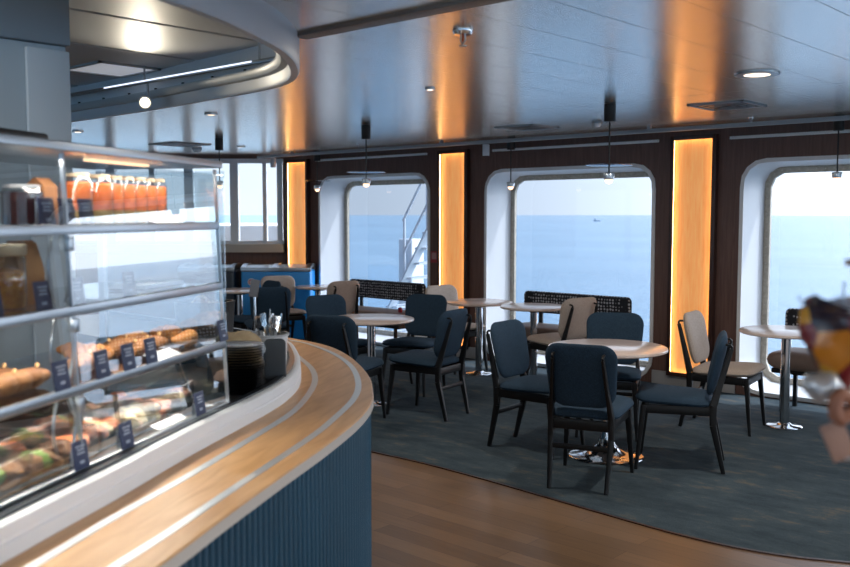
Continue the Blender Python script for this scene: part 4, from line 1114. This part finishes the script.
gift_bag(-.372, 1.455, 1.075, .86, wr2, 'black and orange wrapped gift bag low at the photo edge, mostly cut off', False)

# ------------------------------------------------------------------ outside
def mk_sea():
    m, nt, b = nt_new('sea_water'); N, L = nt.nodes, nt.links
    tc = N.new('ShaderNodeTexCoord')
    n = N.new('ShaderNodeTexNoise'); n.inputs['Scale'].default_value = .004; n.inputs['Detail'].default_value = 8; mp = N.new('ShaderNodeMapping'); mp.inputs['Scale'].default_value = (1,2.5,1)
    L.new(tc.outputs['Object'], mp.inputs[0]); L.new(mp.outputs[0], n.inputs['Vector'])
    rp = N.new('ShaderNodeValToRGB'); e = rp.color_ramp.elements; e[0].position = .35; e[0].color = lin((96,134,162)); e[1].position = .68; e[1].color = lin((114,150,176))
    L.new(n.outputs['Fac'], rp.inputs[0]); L.new(rp.outputs[0], b.inputs['Base Color'])
    n2 = N.new('ShaderNodeTexNoise'); n2.inputs['Scale'].default_value = .35; n2.inputs['Detail'].default_value = 6; L.new(mp.outputs[0], n2.inputs['Vector'])
    bp = N.new('ShaderNodeBump'); bp.inputs['Strength'].default_value = .6; bp.inputs['Distance'].default_value = 1.; L.new(n2.outputs['Fac'], bp.inputs['Height']); L.new(bp.outputs[0], b.inputs['Normal'])
    b.inputs['Roughness'].default_value = .25; b.inputs['Specular IOR Level'].default_value = .6
    return m
b = MB(); ctr = b.v((0,0,-15)); rg = [[b.v((r_*math.cos(2*PI*k/48), r_*math.sin(2*PI*k/48), -15)) for k in range(48)] for r_ in (60, 400, 3000, 24000)]
for k in range(48): b.f([ctr, rg[0][k], rg[0][(k+1)%48]])
for a_, c_ in zip(rg, rg[1:]):
    for k in range(48): b.f([a_[k], c_[k], c_[(k+1)%48], a_[(k+1)%48]])
struct(b.build('sea', mk_sea(), smooth=0))
# deck outside and the white stair seen through the first window
b = MB(); b.box((-6, 10.6, -1.25), (26, 4.4, .1)); struct(b.build('exterior_deck', mat('deck_grey', (120,130,136), .7), smooth=0))
M['stair'] = mat('white_stair_paint', (238,243,248), .5)
t = thing('exterior_stairs', 'white steel stairs with railing outside the first window', 'stairs', (-9.6, 10.2, -1.2))
def spt(q, side): return (-1.3+2.6*q, .0 if side == 0 else .75, .0+3.9*q)
for side in (0, 1):
    b = MB(); b.bar(spt(0, side), spt(1, side), .16, .03, up=(0,0,1)); b.build('stringer', M['stair'], t)
b = MB()
for k in range(1, 17): p = spt(k/17, 0); b.box((p[0], .375, p[2]), (.24, .75, .03))
b.build('treads', M['stair'], t)
for side in (0, 1):
    b = MB(); 
    for h_ in (.45, .95): a_, c_ = spt(.45, side), spt(1, side); b.tube([(a_[0], a_[1], a_[2]+h_), (c_[0], c_[1], c_[2]+h_)], .02, 8)
    for k in range(4): p = spt(.46+.54*k/3, side); b.tube([(p[0], p[1], p[2]), (p[0], p[1], p[2]+.95)], .02, 8)
    b.build('handrail', M['stair'], t)
t2 = thing('exterior_locker', 'white steel locker on the deck outside below the white stairs', 'locker', (-10.5, 11.2, -1.2))
b = MB(); b.box((0,0,1.2), (.30,.3,2.4), bev=.02); b.build('body', M['stair'], t2)
b = MB(); b.box((-.02,-.152,1.3), (.22,.008,1.7), bev=.003); b.build('door', mat('locker_door', (222,230,238), .5), t2)
# white bulwark added outside the far windows to whiten the view
b = MB(); b.sweep([[fac(u, 2.6, -1.2), fac(u, 2.6, 1.42), fac(u, 2.75, 1.46), fac(u, 2.75, -1.2)] for u in (.5, 9)])
struct(b.build('exterior_wall', mat('added_white_bulwark', (226,230,234), .6), smooth=0))
# far ship on the horizon
t = thing('distant_ship', 'tiny grey ship on the horizon in the middle window', 'ship', (-1085*1.12, 1745*1.12, -15), R(30)); t.scale = (.55,.55,.55)
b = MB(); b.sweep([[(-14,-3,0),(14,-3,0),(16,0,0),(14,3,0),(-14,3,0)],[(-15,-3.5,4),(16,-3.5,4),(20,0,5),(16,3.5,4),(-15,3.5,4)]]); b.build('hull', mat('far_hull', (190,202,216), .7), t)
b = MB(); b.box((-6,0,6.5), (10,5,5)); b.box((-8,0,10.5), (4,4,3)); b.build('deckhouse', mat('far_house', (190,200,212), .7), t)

# ------------------------------------------------------------------ world and lights
w = bpy.data.worlds.new('sky'); scn.world = w; w.use_nodes = True; nt = w.node_tree; N, L = nt.nodes, nt.links
bg = N['Background']; tc = N.new('ShaderNodeTexCoord'); sx = N.new('ShaderNodeSeparateXYZ'); L.new(tc.outputs['Generated'], sx.inputs[0])
rp = N.new('ShaderNodeValToRGB'); e = rp.color_ramp.elements
e[0].position = 0; e[0].color = (.36,.41,.47,1); e[1].position = 1; e[1].color = (.2,.3,.5,1); k = e.new(.12); k.color = (.34,.41,.49,1); k = e.new(.45); k.color = (.28,.37,.52,1)
L.new(sx.outputs['Z'], rp.inputs[0])
sun_dir = Vector((.42, .58, 1.25)).normalized()
hz = Vector((.50, .86, .12)).normalized()
dp = N.new('ShaderNodeVectorMath'); dp.operation = 'DOT_PRODUCT'; dp.inputs[1].default_value = hz; L.new(tc.outputs['Generated'], dp.inputs[0])
mr = N.new('ShaderNodeMapRange'); mr.inputs['From Min'].default_value = -1; mr.inputs['From Max'].default_value = 1; L.new(dp.outputs['Value'], mr.inputs[0])
pw = N.new('ShaderNodeMath'); pw.operation = 'POWER'; pw.inputs[1].default_value = 8; L.new(mr.outputs[0], pw.inputs[0])
ad = N.new('ShaderNodeMix'); ad.data_type = 'RGBA'; ad.blend_type = 'ADD'; ad.inputs['Factor'].default_value = 1
mu = N.new('ShaderNodeMix'); mu.data_type = 'RGBA'; mu.blend_type = 'MULTIPLY'; mu.inputs['Factor'].default_value = 1; mu.inputs['B'].default_value = (5.0,5.0,5.0,1)
L.new(pw.outputs[0], mu.inputs['A']); L.new(rp.outputs[0], ad.inputs['A']); L.new(mu.outputs['Result'], ad.inputs['B']); L.new(ad.outputs['Result'], bg.inputs[0]); bg.inputs[1].default_value = 1.

def add_light(kind, name, loc, energy, color=(1,1,1), rot=None, **kw):
    l = bpy.data.lights.new(name, kind); l.energy = energy; l.color = color
    for k_, v_ in kw.items(): setattr(l, k_, v_)
    o = bpy.data.objects.new(name, l); COL.objects.link(o); o.location = loc
    if rot is not None: o.rotation_euler = rot
    return o
s = add_light('SUN', 'sun', (0,0,20), 3.2, (1,.95,.88), angle=R(.6)); s.rotation_euler = sun_dir.to_track_quat('Z', 'Y').to_euler()
for n_, x, y, en in (('downlight_near_vent', -2.178,5.156,8), ('downlight_small', -3.947,4.384,6), ('downlight_ring', -6.204,4.324,5), ('downlight_far', -8.43,4.371,5), ('fill_downlight_a', 1.2,2.2,14), ('fill_downlight_b', 1.2,5.2,14), ('fill_downlight_c', -.8,-1.5,14), ('fill_downlight_d', 2.8,-1.5,14)):
    add_light('AREA', n_, (x, y, ZC-.02), en, (1,.92,.82), shape='DISK', size=.12)  # lamps a to d are unseen extras added as fill
cv = Vector((-3.6,1.4,1.6))-Vector((-2.75,-.3,2.44))
add_light('SPOT', 'column_fill_spot', (-2.75,-.3,2.44), 30, (.95,.97,1), rot=cv.to_track_quat('-Z', 'Y').to_euler(), spot_size=R(75), spot_blend=.9, shadow_soft_size=.1)  # unseen lamp added to brighten the service column
add_light('SPOT', 'recess_spot', (-4.968+.09, 3.0-.06, 2.24), 9, (1,.88,.68), rot=(dirv).to_track_quat('-Z', 'Y').to_euler(), spot_size=R(95), spot_blend=.8, shadow_soft_size=.04)
for k, (x, y) in enumerate(((-2.85,.35),(-2.6,-.55))):
    add_light('SPOT', 'recess_downlight', (x, y, 2.45), 42, (1,.93,.84), rot=(0,R(-12),0), spot_size=R(110), spot_blend=.9, shadow_soft_size=.12)
for zz, en in ((ZTOP-.012, 2.2), (SH[1]-.012, 3.4), (SH[2]-.012, 2.6)):
  p = cs(CL/2, .08, zz)
  add_light('AREA', 'case_light', p, en, (1,.9,.78), rot=(0,0,CR), shape='RECTANGLE', size=CL-.2, size_y=.03)

# ------------------------------------------------------------------ look
vs = scn.view_settings; scn.display_settings.display_device = 'sRGB'
vs.view_transform = 'Standard'; vs.look = 'None'; vs.gamma = 1; vs.exposure = 1.3; vs.use_curve_mapping = False
cy = scn.cycles
cy.max_bounces = 12; cy.transparent_max_bounces = 24; cy.diffuse_bounces = 5; cy.glossy_bounces = 5; cy.sample_clamp_indirect = 4; cy.caustics_reflective = False; cy.caustics_refractive = False
cy.use_denoising = True
